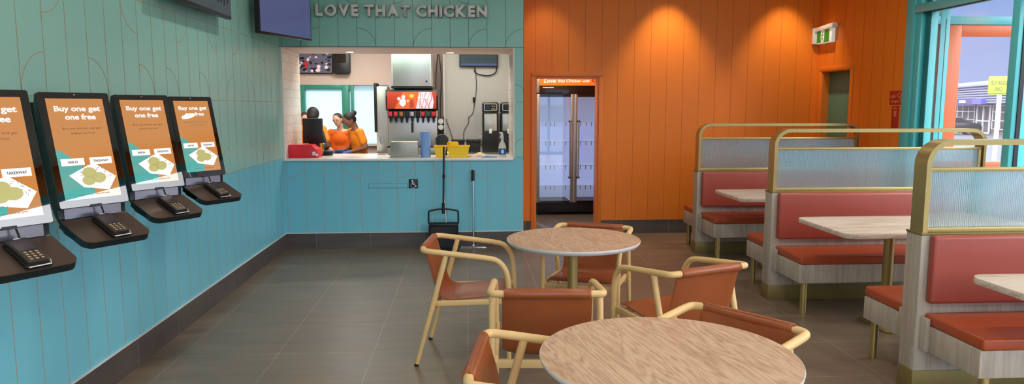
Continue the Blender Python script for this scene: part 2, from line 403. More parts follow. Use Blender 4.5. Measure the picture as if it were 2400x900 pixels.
def tiles_mat(name, c1, c2, mortar, bw, bh, ox, oy, msize, rough, offset=0, plane='XY', streak=True, bump=.15):
    m = bpy.data.materials.new(name); m.use_nodes = True; n = m.node_tree; L = n.links; b = n.nodes['Principled BSDF']
    t = n.nodes.new('ShaderNodeTexCoord'); mp = n.nodes.new('ShaderNodeMapping')
    src = t.outputs['Object']
    if plane != 'XY':
        s = n.nodes.new('ShaderNodeSeparateXYZ'); c = n.nodes.new('ShaderNodeCombineXYZ'); L.new(src, s.inputs[0])
        L.new(s.outputs['X' if plane == 'XZ' else 'Y'], c.inputs['X']); L.new(s.outputs['Z'], c.inputs['Y']); src = c.outputs[0]
    mp.inputs['Location'].default_value = (ox, oy, 0); L.new(src, mp.inputs['Vector'])
    br = n.nodes.new('ShaderNodeTexBrick'); br.offset = offset; br.squash = 1
    br.inputs['Scale'].default_value = 1; br.inputs['Brick Width'].default_value = bw; br.inputs['Row Height'].default_value = bh
    br.inputs['Mortar Size'].default_value = msize; br.inputs['Mortar Smooth'].default_value = .2; br.inputs['Bias'].default_value = 0
    br.inputs['Color1'].default_value = rgb(*c1); br.inputs['Color2'].default_value = rgb(*c2); br.inputs['Mortar'].default_value = rgb(*mortar)
    L.new(mp.outputs[0], br.inputs['Vector']); out = br.outputs['Color']
    if streak:
        mp2 = n.nodes.new('ShaderNodeMapping'); mp2.inputs['Scale'].default_value = (1.2, 5, 1); L.new(src, mp2.inputs['Vector'])
        no = n.nodes.new('ShaderNodeTexNoise'); no.inputs['Scale'].default_value = 1.6; no.inputs['Detail'].default_value = 6; no.inputs['Roughness'].default_value = .62
        L.new(mp2.outputs[0], no.inputs['Vector'])
        rp = n.nodes.new('ShaderNodeValToRGB'); rp.color_ramp.elements[0].position = .3; rp.color_ramp.elements[0].color = (.72, .72, .72, 1)
        rp.color_ramp.elements[1].position = .72; rp.color_ramp.elements[1].color = (1.25, 1.2, 1.14, 1); L.new(no.outputs['Fac'], rp.inputs[0])
        mx = n.nodes.new('ShaderNodeMix'); mx.data_type = 'RGBA'; mx.blend_type = 'MULTIPLY'; mx.inputs[0].default_value = 1
        L.new(out, mx.inputs[6]); L.new(rp.outputs[0], mx.inputs[7]); out = mx.outputs[2]
        ra = n.nodes.new('ShaderNodeMapRange'); ra.inputs['To Min'].default_value = rough-.06; ra.inputs['To Max'].default_value = rough+.08
        L.new(no.outputs['Fac'], ra.inputs[0]); L.new(ra.outputs[0], b.inputs['Roughness'])
    else: b.inputs['Roughness'].default_value = rough
    L.new(out, b.inputs['Base Color'])
    if bump:
        bp = n.nodes.new('ShaderNodeBump'); bp.inputs['Strength'].default_value = bump; bp.inputs['Distance'].default_value = .003; bp.invert = True
        L.new(br.outputs['Fac'], bp.inputs['Height']); L.new(bp.outputs[0], b.inputs['Normal'])
    MATS[name] = m; return m
tiles_mat('floor_tile', (116, 100, 83), (121, 106, 90), (146, 132, 114), .6175, .6047, 1.86+.6175*20, -4.56+.6047*20, .0035, .36)
tiles_mat('plinth_tile_yz', (78, 72, 70), (86, 80, 76), (120, 114, 108), .61, 3, 20, 1, .003, .45, plane='YZ')
tiles_mat('plinth_tile_xz', (78, 72, 70), (86, 80, 76), (120, 114, 108), .61, 3, 20.02, 1, .003, .45, plane='XZ')
tiles_mat('subway_yz', (222, 212, 200), (232, 224, 212), (206, 192, 178), .2, .1, 0, 0, .004, .22, offset=.5, plane='YZ', streak=False, bump=.5)
# ================================================================== SETTING
XL, YB, YO, XR, XC = -2.06, 8.08, 8.81, 4.402, .637
def S(name, mb, m, label=None):
    o = mb.build(name, m); o['kind'] = 'structure'
    if label: o['label'] = label
    return o
b = MB().box(XL-.2, -3.2, -.12, XR+.06, YO+.06, 0); b.box(XC, YO, -.12, 3.2, 11.3, 0); S('floor', b, 'floor_tile', 'dark grey square floor tiles with pale joints')
b = MB().box(-3.3, YB+.2, -.12, XC-.02, 12.1, -.001); S('floor_kitchen', b, 'floor_tile')
b = MB().box(XL-.2, -3.2, CEIL, XR+.2, YO+.2, CEIL+.15); S('ceiling', b, 'ceiling_white')
b = MB().box(-3.2, YB+.86, 2.76, XC+.1, 12.2, 2.86); S('ceiling_kitchen', b, 'ceiling_white')
b = MB().box(XC+.1, YO+.16, 2.55, 3.3, 11.4, 2.65); S('ceiling_store', b, 'ceiling_white')

JW = .0045
def arc_strip(mb, c, r, a0, a1, plane, off, wd=JW, n=14):
    """flat quarter ring in a wall's surface; c=(s,z); plane maps (s,z)->xyz"""
    for i in range(n):
        p = []
        for a, rr in ((a0+(a1-a0)*i/n, r-wd/2), (a0+(a1-a0)*(i+1)/n, r-wd/2), (a0+(a1-a0)*(i+1)/n, r+wd/2), (a0+(a1-a0)*i/n, r+wd/2)):
            p.append(plane(c[0]+rr*cos(a), c[1]+rr*sin(a)))
        mb.poly(p)
def strip(mb, s0, z0, s1, z1, plane): mb.poly([plane(s0, z0), plane(s1, z0), plane(s1, z1), plane(s0, z1)])
def quarter(mb, sh, z, sv, sgn, plane):
    """arc that leaves line sh level at height z and meets line sv upright, sgn +1 above / -1 below"""
    r = abs(sh-sv); c = (sh, z+sgn*r)
    # from (sh, z) to (sv, z+sgn*r)
    a0 = -pi/2*sgn; a1 = 0 if sv > sh else -pi*sgn
    arc_strip(mb, c, r, a0, a1, plane, 0)
# ---- left wall
PL = .178
b = MB().slot(0).box(XL-.15, -3.2, 1.03, XL, YB+.05, CEIL).slot(1).box(XL-.15, -3.2, 0, XL, YB+.05, 1.03)
b.slot(2); pl = lambda s, z: (XL+.0008, s, z)
LN = lambda n: 3.458+.2028*n
for n in range(-30, 23): strip(b, LN(n)-JW/2, PL, LN(n)+JW/2, CEIL, pl)
for z in (1.03, 1.652, 2.262, 2.875): strip(b, -3.2, z-JW/2, YB, z+JW/2, pl)
LEFT_ARCS = [(1, 1.865, 0, -1), (1, 2.057, 2, 1), (3, 1.867, 4, -1), (6, 2.056, 5, 1), (6, 1.866, 7, -1), (8, 1.866, 9, -1), (9, 2.057, 10, 1), (11, 1.864, 12, -1),
 (13, 2.055, 12, 1), (15, 1.862, 14, -1), (17, 2.475, 16, -1), (15, 2.055, 16, 1), (17, 1.858, 18, -1), (20, 2.055, 19, 1), (21, 2.05, 22, 1), (20, 1.86, 21, -1),
 (1, .827, 2, 1), (6, .827, 5, 1), (14, 1.245, 13, -1), (9, .827, 10, 1), (17, 1.245, 18, -1), (19, 1.44, 18, 1), (16, .827, 15, 1), (20, 1.245, 19, -1),
 (-1, 1.865, -2, -1), (-4, 2.057, -3, 1), (-3, .827, -4, 1), (-7, 1.865, -6, -1), (-8, .827, -7, 1), (-10, 2.057, -11, 1)]
for a in LEFT_ARCS: quarter(b, LN(a[0]), a[1], LN(a[2]), a[3], pl)
S('wall_left', b, ['sage_tile', 'teal_tile', 'tile_joint'], 'gloss tiled wall, teal below and sage green above, with thin curved joints')
# ---- hatch wall (teal, with the serving opening)
OX0, OX1, OZ0, OZ1 = -2.045, .521, .992, 2.255
YK = 8.98
pb = lambda s, z: (s, YB-.0008, z)
BK = lambda k: XC-.205*k
WM = ['sage_tile', 'teal_tile', 'cream_wall', 'tile_joint', 'joint_dark']
b = MB().slot(0).box(XL, YB, OZ1, XC, YK, CEIL)
b.slot(2).box(XL, YB+.004, OZ1-.01, XC, YK, OZ1-.0005).slot(4)
for k in range(0, 14):
    x = BK(k) - (JW/2 if k == 0 else 0)
    strip(b, x-JW/2, OZ1, x+JW/2, CEIL, pb)
strip(b, XL, 2.875-JW/2, XC, 2.875+JW/2, pb); strip(b, XL, OZ1, XC, OZ1+JW*1.4, pb)
for a in [(11, 2.465, 12, -1), (9, 2.463, 8, -1), (5, 2.46, 6, -1), (2, 2.46, 3, -1), (0, 2.46, 1, -1), (9, 2.73, 10, 1), (7, 2.73, 6, 1), (3, 2.735, 4, 1)]: quarter(b, BK(a[0]), a[1], BK(a[2]), a[3], pb)
S('wall_back', b, WM, 'sage green tiled wall above the serving hatch')
b = MB().slot(1).box(XL, YB, 0, XC, YB+.16, OZ0).slot(3)
for k in range(0, 14):
    x = BK(k) - (JW/2 if k == 0 else 0)
    strip(b, x-JW/2, PL, x+JW/2, OZ0, pb)
for a in [(13, .798, 12, 1), (9, .797, 10, 1), (7, .797, 6, 1), (4, .8, 5, 1), (2, .8, 3, 1)]: quarter(b, BK(a[0]), a[1], BK(a[2]), a[3], pb)
S('wall_back_lower', b, WM, 'teal tiled wall under the serving hatch')
b = MB().slot(1).box(OX1+.012, YB, OZ0, XC, YK, 1.03).slot(0).box(OX1+.012, YB, 1.03, XC, YK, OZ1).slot(4)
strip(b, OX1+.03, 1.03-JW/2, XC, 1.03+JW/2, pb); strip(b, OX1+.03, 1.652-JW/2, XC, 1.652+JW/2, pb); strip(b, XC-JW, OZ0, XC, OZ1, pb)
arc_strip(b, (XC, 1.24-.1), .1, pi/2, pi, pb, 0); arc_strip(b, (OX1+.03, 1.85-.09), .086, 0, pi/2, pb, 0)
S('wall_back_pier', b, WM, 'narrow tiled pier between hatch and orange wall')
b = MB().box(XL, YB+.012, OZ0, OX0+.004, YK-.04, OZ1); S('wall_hatch_left', b, 'subway_yz', 'glossy cream subway tiles on the left side of the hatch')
b = MB().box(OX1+.001, YB+.012, OZ0, OX1+.012, YK+.02, OZ1); S('wall_hatch_right', b, 'subway_yz')
b = MB().box(XL-.0, YB-.006, OZ0, OX0+.012, YB+.02, OZ1-.002).box(OX1-.002, YB-.006, OZ0+.02, OX1+.014, YB+.03, OZ1-.002); S('trim_1', b, 'white_paint', 'thin white edge trim of the serving hatch')
# ---- skirtings
def skirt(name, x0, y0, x1, y1, m): 
    S(name, MB().box(x0, y0, 0, x1, y1, PL-.006), m, 'dark grey tile skirting')
skirt('baseboard_left', XL, -3.2, XL+.012, YB, 'plinth_tile_yz')
skirt('baseboard_back', XL+.012, YB-.012, XC, YB, 'plinth_tile_xz')
S('trim_2', MB().box(XL, -3.2, PL-.006, XL+.0135, YB, PL), 'edge_band', 'pale strip on top of the left skirting')
S('trim_3', MB().box(XL+.0135, YB-.0135, PL-.006, XC, YB, PL), 'edge_band', 'pale strip on top of the back skirting')
# ---- orange wall with a doorway
DX0, DX1, DZ = .836, 1.63, 1.966
b = MB().slot(0).box(XC, YO, DZ, XR+.1, YO+.15, CEIL).box(XC, YO, 0, DX0, YO+.15, DZ).box(DX1, YO, 0, XR+.1, YO+.15, DZ)
b.slot(0).box(XC-.005, YB+.001, 0, XC+.004, YO+.01, CEIL)
b.slot(1); po = lambda s, z: (s, YO-.0008, z)
k = 0
while True:
    x = .838+.2052*k; k += 1
    if x > XR-.05: break
    z0 = 2.03 if .78 < x < 1.69 else PL
    strip(b, x-.002, z0, x+.002, CEIL, po)
S('wall_orange', b, ['orange_board', 'orange_joint'], 'burnt orange boarded wall with narrow vertical grooves')
b = MB()
for x0, x1 in ((.788, DX0), (DX1, 1.676)): b.box(x0, YO-.018, 0, x1, YO, DZ, bev=.002)
b.box(.788, YO-.018, DZ, 1.676, YO, DZ+.062, bev=.004)
b.box(DX0, YO, 0, DX0+.02, YO+.16, DZ-.02).box(DX1-.02, YO, 0, DX1, YO+.16, DZ-.02).box(DX0, YO, DZ-.02, DX1, YO+.16, DZ)
S('door_1', b, 'orange_paint', 'orange painted door frame around the open doorway')
for nm, x0, x1 in (('baseboard_orange', 1.676, XR-.001), ('baseboard_corner', XC+.004, .788)): skirt(nm, x0, YO-.012, x1, YO, 'plinth_tile_xz')
# ---- short right wall with the grey-green door
RD0, RD1 = 7.996, 8.66
b = MB().slot(0).box(XR, 6.99, 2.03, XR+.12, YO+.05, CEIL).box(XR, 6.99, 0, XR+.12, RD0, 2.03).box(XR, RD1, 0, XR+.12, YO+.05, 2.03)
b.slot(1); pr_ = lambda s, z: (XR-.0008, s, z)
for k in range(1, 9):
    y = YO-.205*k
    if 7.95 < y < 8.72: strip(b, y-.002, 2.09, y+.002, CEIL, pr_)
    elif y > 7.05: strip(b, y-.002, PL, y+.002, CEIL, pr_)
S('wall_right', b, ['orange_board', 'orange_joint'], 'short orange wall beside the windows')
b = MB()
for y0, y1 in ((RD0-.05, RD0), (RD1, RD1+.05)): b.box(XR-.016, y0, 0, XR, y1, 2.03, bev=.002)
b.box(XR-.016, RD0-.05, 2.03, XR, RD1+.05, 2.08, bev=.003)
b.box(XR, RD0, 0, XR+.11, RD0+.012, 2.03).box(XR, RD1-.012, 0, XR+.11, RD1, 2.03).box(XR, RD0, 2.02, XR+.11, RD1, 2.03)
S('door_2', b, 'orange_paint', 'orange frame of the grey-green door')
b = MB().box(XR+.085, RD0+.012, .008, XR+.11, RD1-.012, 2.02, bev=.002); S('door_3', b, 'green_door', 'plain grey-green door leaf set back in the orange wall')
skirt('baseboard_right', XR-.012, 6.99, XR, 7.94, 'plinth_tile_yz')
# ---- window wall on the right (teal aluminium framing)
GX = XR+.05
b = MB()
b.box(XR-.02, 6.86, 0, XR+.14, 6.99, CEIL, bev=.004).box(XR+.0, 6.78, 0, XR+.04, 6.86, CEIL, bev=.003).box(XR+.05, 6.70, 0, XR+.12, 6.80, CEIL, bev=.003)
ys = [6.78, 5.535, 4.235, 2.935, 1.635, .335, -.965, -2.265, -3.2]
for y in ys[1:]: b.box(XR-.02, y-.035, 0, XR+.12, y+.045, 2.96, bev=.004)
b.box(XR-.018, -3.2, 2.507, XR+.118, 6.86, 2.588, bev=.004).box(XR-.018, -3.2, 2.925, XR+.118, 6.86, 3.0, bev=.004).box(XR-.018, -3.2, 0, XR+.118, 6.86, .10, bev=.004)
S('window_1', b, 'teal_metal', 'teal aluminium shopfront framing along the right side')
b = MB()
for y in ys[1:]: b.box(XR+.02, y-.044, .1, XR+.055, y-.0351, 2.507)
b.box(XR+.02, -3.19, 2.5, XR+.055, 6.78, 2.5065)
S('trim_4', b, 'dark_gasket', 'black window gaskets')
b = MB().box(GX, -3.2, .1, GX+.006, 6.78, 2.92); S('window_2', b, 'window_glass', 'clear shopfront glass')
b = MB().box(XR, -3.2, 3.0, XR+.14, 6.86, CEIL); S('wall_over_windows', b, 'orange_board')
# ---- wall behind the camera: glazed shopfront
b = MB()
for x in (-2.06, -.9, .3, 1.5, 2.7, 3.9, 4.36): b.box(x-.0, -3.28, 0, x+.08, -3.14, 2.96)
for z0, z1 in ((0, .1), (2.507, 2.59), (2.92, 3.0)): b.box(XL, -3.28, z0, XR+.1, -3.14, z1)
b.box(XL, -3.3, 3.0, XR+.1, -3.14, CEIL)
S('window_3', b, 'teal_metal'); S('window_4', MB().box(XL, -3.21, .1, XR+.05, -3.205, 2.92), 'window_glass')
# ---- entrance lobby outside the glass, parallel to the back wall
VY = 7.2
b = MB()
b.box(4.56, VY, -.1, 4.66, VY+.1, 3.02, bev=.004).box(4.84+.05, VY, -.1, 4.992, VY+.1, 3.02, bev=.004).box(4.661, VY+.002, 2.446, 4.889, VY+.1, 2.528, bev=.003).box(4.993, VY+.002, 2.446, 6.019, VY+.1, 2.528, bev=.003).box(6.02, VY, -.1, 6.12, VY+.1, 3.02, bev=.004)
b.box(4.56, VY, 3.021, 6.2, VY+.1, 3.09).box(4.661, VY+.002, -.1, 4.889, VY+.1, .05)
S('window_5', b, 'teal_metal', 'teal framing of the entrance lobby seen through the glass')
S('window_6', MB().box(4.66, VY+.04, .05, 4.89, VY+.046, 2.446).box(4.66, VY+.04, 2.528, 6.02, VY+.046, 3.02), 'window_glass')
S('trim_5', MB().box(4.868, VY-.004, .05, 4.889, VY+.0, 2.446).box(4.945, VY-.004, .05, 4.948, VY, 2.5), 'dark_gasket')
b = MB(); b.prism([(4.996, .0), (6.01, .0), (6.01, 2.441), (4.996, 2.441)], VY+.02, VY+.07, 'XZ') if False else None
for x0, x1, z0, z1 in ((4.996, 5.135, 0, 2.441), (5.87, 6.01, 0, 2.441), (5.136, 5.869, 2.325, 2.441), (5.135, 5.87, .93, 1.019), (5.135, 5.87, 0, .2)): b.box(x0, VY+.015, z0, x1, VY+.07, z1, bev=.004)
S('door_4', b, 'orange_metal', 'orange glazed entrance door standing beyond the window')
S('window_7', MB().box(5.135, VY+.04, .2, 5.87, VY+.046, .93).box(5.135, VY+.04, 1.019, 5.87, VY+.046, 2.325), 'window_glass')
S('roof_lobby_shade', MB().box(4.53, 5.4, 3.1, 6.3, 7.4, 3.22), 'white_paint', 'unseen flat roof added to shade the entrance lobby')  # added out of view to keep sun and sky off the lobby door
# ---- kitchen shell behind the hatch
b = MB(); WX0, WX1, WZ0, WZ1 = -2.66, -1.28, .97, 1.955
b.box(-3.2, 11.9, WZ1, -.9, 12.05, 2.8).box(-3.2, 11.9, 0, -.9, 12.05, WZ0).box(-3.2, 11.9, WZ0, WX0-.05, 12.05, WZ1).box(WX1, 11.9, WZ0, -.9, 12.05, WZ1)
S('wall_kitchen_back', b, 'cream_wall')
S('wall_kitchen_left', MB().box(-3.2, YK, 0, -3.05, 12.05, 2.8).box(-3.2, YB+.3, 0, XL-.15, YK, 2.8), 'cream_wall')
S('wall_kitchen_panel', MB().box(-.352, 10.8, 0, XC+.05, 10.9, 2.8), 'cream_panel', 'pale glossy wall panel behind the drink brewers')
S('trim_7', MB().box(-.356, 10.79, 0, -.335, 10.8, 2.8), 'white_plastic'); S('trim_8', MB().box(.118, 10.797, .95, .124, 10.8, 2.16), 'steel_soft')
S('wall_kitchen_right', MB().box(XC-.02, YK, 0, XC+.06, 10.8, 2.8), 'subway_yz')
S('wall_kitchen_passage', MB().box(-.95, 12.6, 0, -.3, 12.7, 2.8).box(-.36, 10.9, 0, -.3, 12.7, 2.8), 'passage_wall')
# drive-through window in the kitchen back wall
b = MB(); T = .055
b.box(WX0-.05, 11.86, WZ0-.02, WX0+.02, 11.98, WZ1, bev=.004).box(WX0+.0205, 11.862, 1.885, -2.0405, 11.98, WZ1, bev=.004).box(-1.9295, 11.862, 1.885, -1.9005, 11.98, WZ1).box(-2.04, 11.84, WZ0, -1.93, 11.98, WZ1, bev=.004).box(-1.90, 11.86, WZ0, -1.86, 11.98, WZ1, bev=.004)
b.box(WX0, 11.86, WZ0-.02, WX1, 11.98, WZ0+.02)
S('window_8', b, 'teal_inner', 'teal framed drive-through window in the kitchen')
S('window_9', MB().box(WX0, 11.93, WZ0, WX1, 11.936, WZ1), 'frosted_pane', 'bright frosted drive-through panes')
S('trim_6', MB().box(-1.86, 11.84, WZ0-.015, WX1, 11.9, WZ0+.015), 'white_paint')
# ---- store room behind the orange doorway
S('wall_store_back', MB().box(XC, 11.2, 0, 3.2, 11.3, 2.6), 'white_paint'); S('wall_store_right', MB().box(3.1, YO+.15, 0, 3.2, 11.3, 2.6), 'white_paint')
# ---- outside ground
b = MB().box(4.56, -12, -.3, 9.5, 16, -.02); b.box(-12, -12, -.3, 4.52, -3.3, -.02); S('ground_footpath', b, 'pavement')
b = MB().box(-60, -60, -1.0, 120, 140, -.66); S('ground', b, 'asphalt', 'pale grey car park outside')
# ceiling light fittings of the dining room (out of the frame, they light the room)
def ceiling_light(x, y, lab, z=CEIL, group='round ceiling downlights'):
    t = thing('ceiling_light', lab, 'light', (x, y, z), 0, group)
    MB().lathe([(.088, 0), (.11, 0), (.11, -.008), (.088, -.016), (.088, 0)]).build('frame', 'white_plastic', t)
    MB().lathe([(0, -.004), (.088, -.004), (.088, -.010), (0, -.010)]).build('diffuser', 'lamp_glow', t)
    return t
l0 = ceiling_light(DINING[0][0], DINING[0][1], 'round white ceiling downlight of the dining room')
for x, y in DINING[1:]:
    l = copy_tree(l0); l.location = (x, y, CEIL)
# ================================================================== SERVING COUNTER AND HATCH LIGHTS
o = MB().box(OX0+.012, YB-.02, OZ0, OX1-.002, YB+.62, 1.017, bev=.004).build('countertop', 'white_stone')
tag(o, 'long white stone countertop of the serving hatch', 'countertop')
def downlight(x, y, z, lab, group, r=.045):
    t = thing('downlight', lab, 'light', (x, y, z), 0, group)
    MB().lathe([(r*.8, 0), (r, 0), (r, -.004), (r*.8, -.007), (r*.8, 0)]).build('trim_ring', 'white_plastic', t)
    MB().lathe([(0, -.002), (r*.8, -.002), (r*.8, -.004), (0, -.004)]).build('lens', 'lamp_glow', t)
    return t
downlight(-1.379, 8.62, OZ1-.011, 'round downlight in the hatch soffit above the staff', 'downlights in the hatch soffit', .06)
downlight(-.2, 8.66, OZ1-.011, 'round downlight in the hatch soffit above the yellow caddy', 'downlights in the hatch soffit', .06)
for x in (.95, 2.47, 3.93): downlight(x, 8.38, CEIL, 'round ceiling downlight washing the orange wall', 'downlights along the orange wall', .06)
# ================================================================== LETTERS
t = thing('wall_lettering', 'raised grey capital letters on the sage wall above the hatch', 'sign', (-.71, YB, 2.58))
M = frame((-.71, YB-.045, 2.58), (1, 0, 0), (0, 0, 1)); Mi = Matrix.Translation((.71, -YB, -2.58))
def letter_row(s, X0, X1, h):
    # advance widths measured from the photograph's proportions
    adv = {}; tot = 0; ws = []
    for ch in s:
        if ch == ' ': ws.append(.30); tot += .30; continue
        me = text_mesh(ch, bold=.05); xs = [v.co.x for v in me.vertices]; wd = (max(xs)-min(xs)); bpy.data.meshes.remove(me); ws.append(wd); tot += wd+.10
    tot -= .10; k = (X1-X0)/tot; x = X0
    for ch, wd in zip(s, ws):
        if ch != ' ':
            Mf = frame((0, -.045, 0), (1, 0, 0), (0, 0, 1))
            o = text('letter', ch, x, x+wd*k, 0, h, Mf, 'sign_grey', t, th=.012, bold=.05)
            s2 = text('side', ch, x, x+wd*k, 0, h, frame((0, -.001, 0), (1, 0, 0), (0, 0, 1)), 'sign_side', o, th=.043, bold=.05)
            x += (wd+.10)*k
        else: x += wd*k
letter_row('LOVE THAT CHICKEN', -.935, .937, .132)
# ================================================================== HATCH FRONT: badge and outlined flap
t = thing('accessibility_sign', 'small dark square wheelchair symbol sign on the teal front', 'sign', (-.616, YB, .68))
MB().box(-.052, -.006, 0, .052, -.001, .104, bev=.002).build('plate', 'badge_navy', t)
b = MB(); 
b.cyl((-.012, -.0085, .085), (-.012, -.006, .085), .009, seg=14)
def stroke(bm, pts, wd, y0=-.0085, y1=-.006):
    for (xa, za), (xb, zb) in zip(pts, pts[1:]):
        d = Vector((xb-xa, zb-za)); L_ = d.length; n_ = Vector((-d.y, d.x))/L_*wd/2; e = d/L_*wd*.3
        bm.prism([(xa-e.x+n_.x, za-e.y+n_.y), (xa-e.x-n_.x, za-e.y-n_.y), (xb+e.x-n_.x, zb+e.y-n_.y), (xb+e.x+n_.x, zb+e.y+n_.y)], y0, y1, 'XZ')
stroke(b, [(-.010, .074), (-.008, .046), (.012, .046), (.026, .020), (.036, .025)], .008); stroke(b, [(-.009, .062), (.010, .062)], .006)
stroke(b, [(-.004+.026*cos(radians(a)), .034+.026*sin(radians(a))) for a in range(120, 345, 15)], .006)
b.build('symbol', 'badge_white', t)
t = thing('counter_flap', 'flush fold-down flap outlined in dark, on the teal front', 'shelf', (-.9, YB, .684))
MB().box(-.217, -.004, .003, .217, -.0012, .050).build('panel', 'teal_tile', t)
b = MB()
for a in ((-.221, 0, .221, .003), (-.221, .050, .221, .053), (-.221, 0, -.217, .053), (.217, 0, .221, .053)): b.box(a[0], -.004, a[1], a[2], -.0012, a[3])
b.build('edge_line', 'joint_dark', t)

# ================================================================== SELF-ORDER KIOSKS
def kiosk(loc, label, rz=radians(58)):
    """origin at the base of the tray line; local x along the screen, -y towards the customer; screen top at z=1.667"""
    zo = .95; t = thing('order_kiosk', label, 'kiosk', (loc[0], loc[1], zo), rz, 'self-order kiosks on the left wall')
    W = .332; z = lambda a: a-zo
    tl = radians(12.5); dn = Vector((0, -sin(tl), -cos(tl)))     # down along the screen
    P = lambda n_, zz: (-n_, z(zz))                                # (y,z)
    # bent shell
    prof = [P(-.030, 1.655), P(.0, 1.655), P(.098, 1.150), P(.088, 1.135), P(.088, 1.085), P(.108, 1.072), P(.228, 1.0185), P(.216, .992), P(.125, 1.022), P(.06, 1.10), P(-.02, 1.28), P(-.045, 1.60)]
    MB().prism(prof, .004, W-.004, 'YZ', bev=.003).build('shell', 'kiosk_shell', t)
    # tray with rounded front corners
    Mt = frame((0, -.10, z(1.0765)), (1, 0, 0), (0, -cos(radians(-24.2)), sin(radians(-24.2))))   # y runs down the slope, normal then points down
    r = .045; L_ = .212
    pts = [(.004, 0), (W-.004, 0)] + [(W-.004-r+r*cos(a), L_-r+r*sin(a)) for a in [radians(k) for k in range(0, 91, 15)]] + [(.004+r+r*cos(a), L_-r+r*sin(a)) for a in [radians(k) for k in range(90, 181, 15)]]
    MB().prism(pts, -.004, .0, 'XY', M=Mt, smooth=False).build('tray', 'kiosk_tray', t)
    MB().prism(pts, .0005, .03, 'XY', M=Mt, smooth=False).build('tray_rim', 'kiosk_shell', t)
    # neck plate
    MB().box(.03, -.094, z(1.083), W-.03, -.086, z(1.152)).build('neck_plate', 'neck_metal', t)
    # bracket to the wall
    br = MB(); br.prism([(.03, .045), (.20, .045), (.20, .2545), (.03, .1485)], z(1.40), z(1.62), 'XY'); br.build('wall_bracket', 'black_matte', t)
    # screen slab
    O = Vector((0, 0, z(1.667))); Ms = frame(O, (1, 0, 0), -dn)   # x right, y up the screen, normal out
    H_ = .545; sx0, sx1, sy0, sy1 = .031, W-.034, -.030, -H_+.036
    hs = MB().prism(rrect(0, -H_, W, 0, .010), -.024, -.0015, 'XY', M=Ms).build('screen_housing', 'kiosk_shell', t)
    face = MB().prism(rrect(.002, -H_+.002, W-.002, -.002, .009), -.0015, 0, 'XY', M=Ms).build('screen_face', 'kiosk_face', t)
    aw, ah = sx1-sx0, sy0-sy1
    q = lambda u, v: (sx0+u*aw, sy0-v*ah)
    disp = MB().prism([q(0, 1), q(1, 1), q(1, 0), q(0, 0)], 0, .0006, 'XY', M=Ms).build('display', 'screen_orange', t)
    MB().prism([q(0, 1), q(.52, 1), q(.56, .80), q(.38, .66), q(.12, .53), q(0, .50)], .0006, .0009, 'XY', M=Ms).build('colour_field', 'screen_teal', disp)
    MB().prism([q(.14, .76), q(.5, .67), q(.62, .655), q(.97, .80), q(.80, .93), q(.36, .885)], .0009, .0013, 'XY', M=Ms).build('picture_paper', 'screen_white', disp)
    bb = MB()
    for u, v, r_ in ((.50, .745, .030), (.47, .82, .028), (.65, .80, .031)):
        c = q(u, v); bb.prism([(c[0]+r_*1.15*cos(a), c[1]+r_*.85*sin(a)) for a in [2*pi*k/20 for k in range(20)]], .0013, .0017, 'XY', M=Ms)
    bb.build('picture_buns', 'screen_bun', disp)
    pm = MB(); rn_ = random.Random(11)
    for k in range(46):
        u, v = rn_.uniform(.2, .93), rn_.uniform(.68, .91)
        if abs(u-.56)*.9+abs(v-.785)*2.6 > .40 or abs(u-.56)+abs(v-.79)*1.6 < .14: continue
        c = q(u, v); a_ = rn_.random()*pi; e_ = .006
        pm.prism([(c[0]-e_*cos(a_), c[1]-e_*sin(a_)), (c[0]-e_*cos(a_)+.0015, c[1]-e_*sin(a_)+.0015), (c[0]+e_*cos(a_)+.0015, c[1]+e_*sin(a_)+.0015), (c[0]+e_*cos(a_), c[1]+e_*sin(a_))], .0013, .0015, 'XY', M=Ms)
    pm.build('picture_pattern', 'screen_grey', disp)
    def tx(nm, s, u0, u1, v, h, m, **k): 
        a = q(u0, v); c = q(u1, v); return text(nm, s, a[0], c[0], a[1], h, Ms, m, disp, th=.0004, z0=.0017, **k)
    tx('headline', 'Buy one get', .11, .92, .128, .0265, 'screen_white', bold=.028); tx('headline', 'one free', .27, .81, .212, .0265, 'screen_white', bold=.028)
    tx('offer_text', 'Buy any biscuit and get', .19, .87, .308, .0095, 'screen_grey'); tx('offer_text', 'another for free!', .31, .74, .355, .0095, 'screen_grey')
    tx('offer_text', 'GRAVY & COLESLAW', .25, .80, .965, .0058, 'screen_grey')
    for u0, u1, s in ((.05, .45, 'DINE IN'), (.55, .95, 'TAKEAWAY')):
        bt = MB().prism([q(u0, .665), q(u1, .665), q(u1, .595), q(u0, .595)], .0009, .0014, 'XY', M=Ms).build('button', 'screen_white', disp)
        m_ = .12 if s == 'DINE IN' else .06
        tx('button_text', s, u0+m_, u1-m_, .643, .0115, 'screen_ink', bold=.02)
    MB().cyl(Ms @ Vector((W*.5, -.012, -.001)), Ms @ Vector((W*.5, -.012, .0012)), .0025, seg=10).build('camera_lens', 'steel', t)
    MB().prism(rrect(W*.5-.028, -H_-.004, W*.5+.028, -H_+.008, .005), -.012, .0018, 'XY', M=Ms).build('scanner_lip', 'black_plastic', t)
    return t
KP = [(-1.95, 2.735), (-1.95, 3.381), (-1.95, 4.082), (-1.95, 4.807)]
KL = ['self-order kiosk at the left edge of the photo, nearest the camera', 'self-order kiosk second along the wall, first one wholly in view', 'self-order kiosk third along the wall, in the middle of the row', 'self-order kiosk farthest along the wall, nearest the serving hatch']
k0 = kiosk(KP[0], KL[0])
for p, l in zip(KP[1:], KL[1:]):
    c = copy_tree(k0); c.location = (p[0], p[1], .95); c['label'] = l
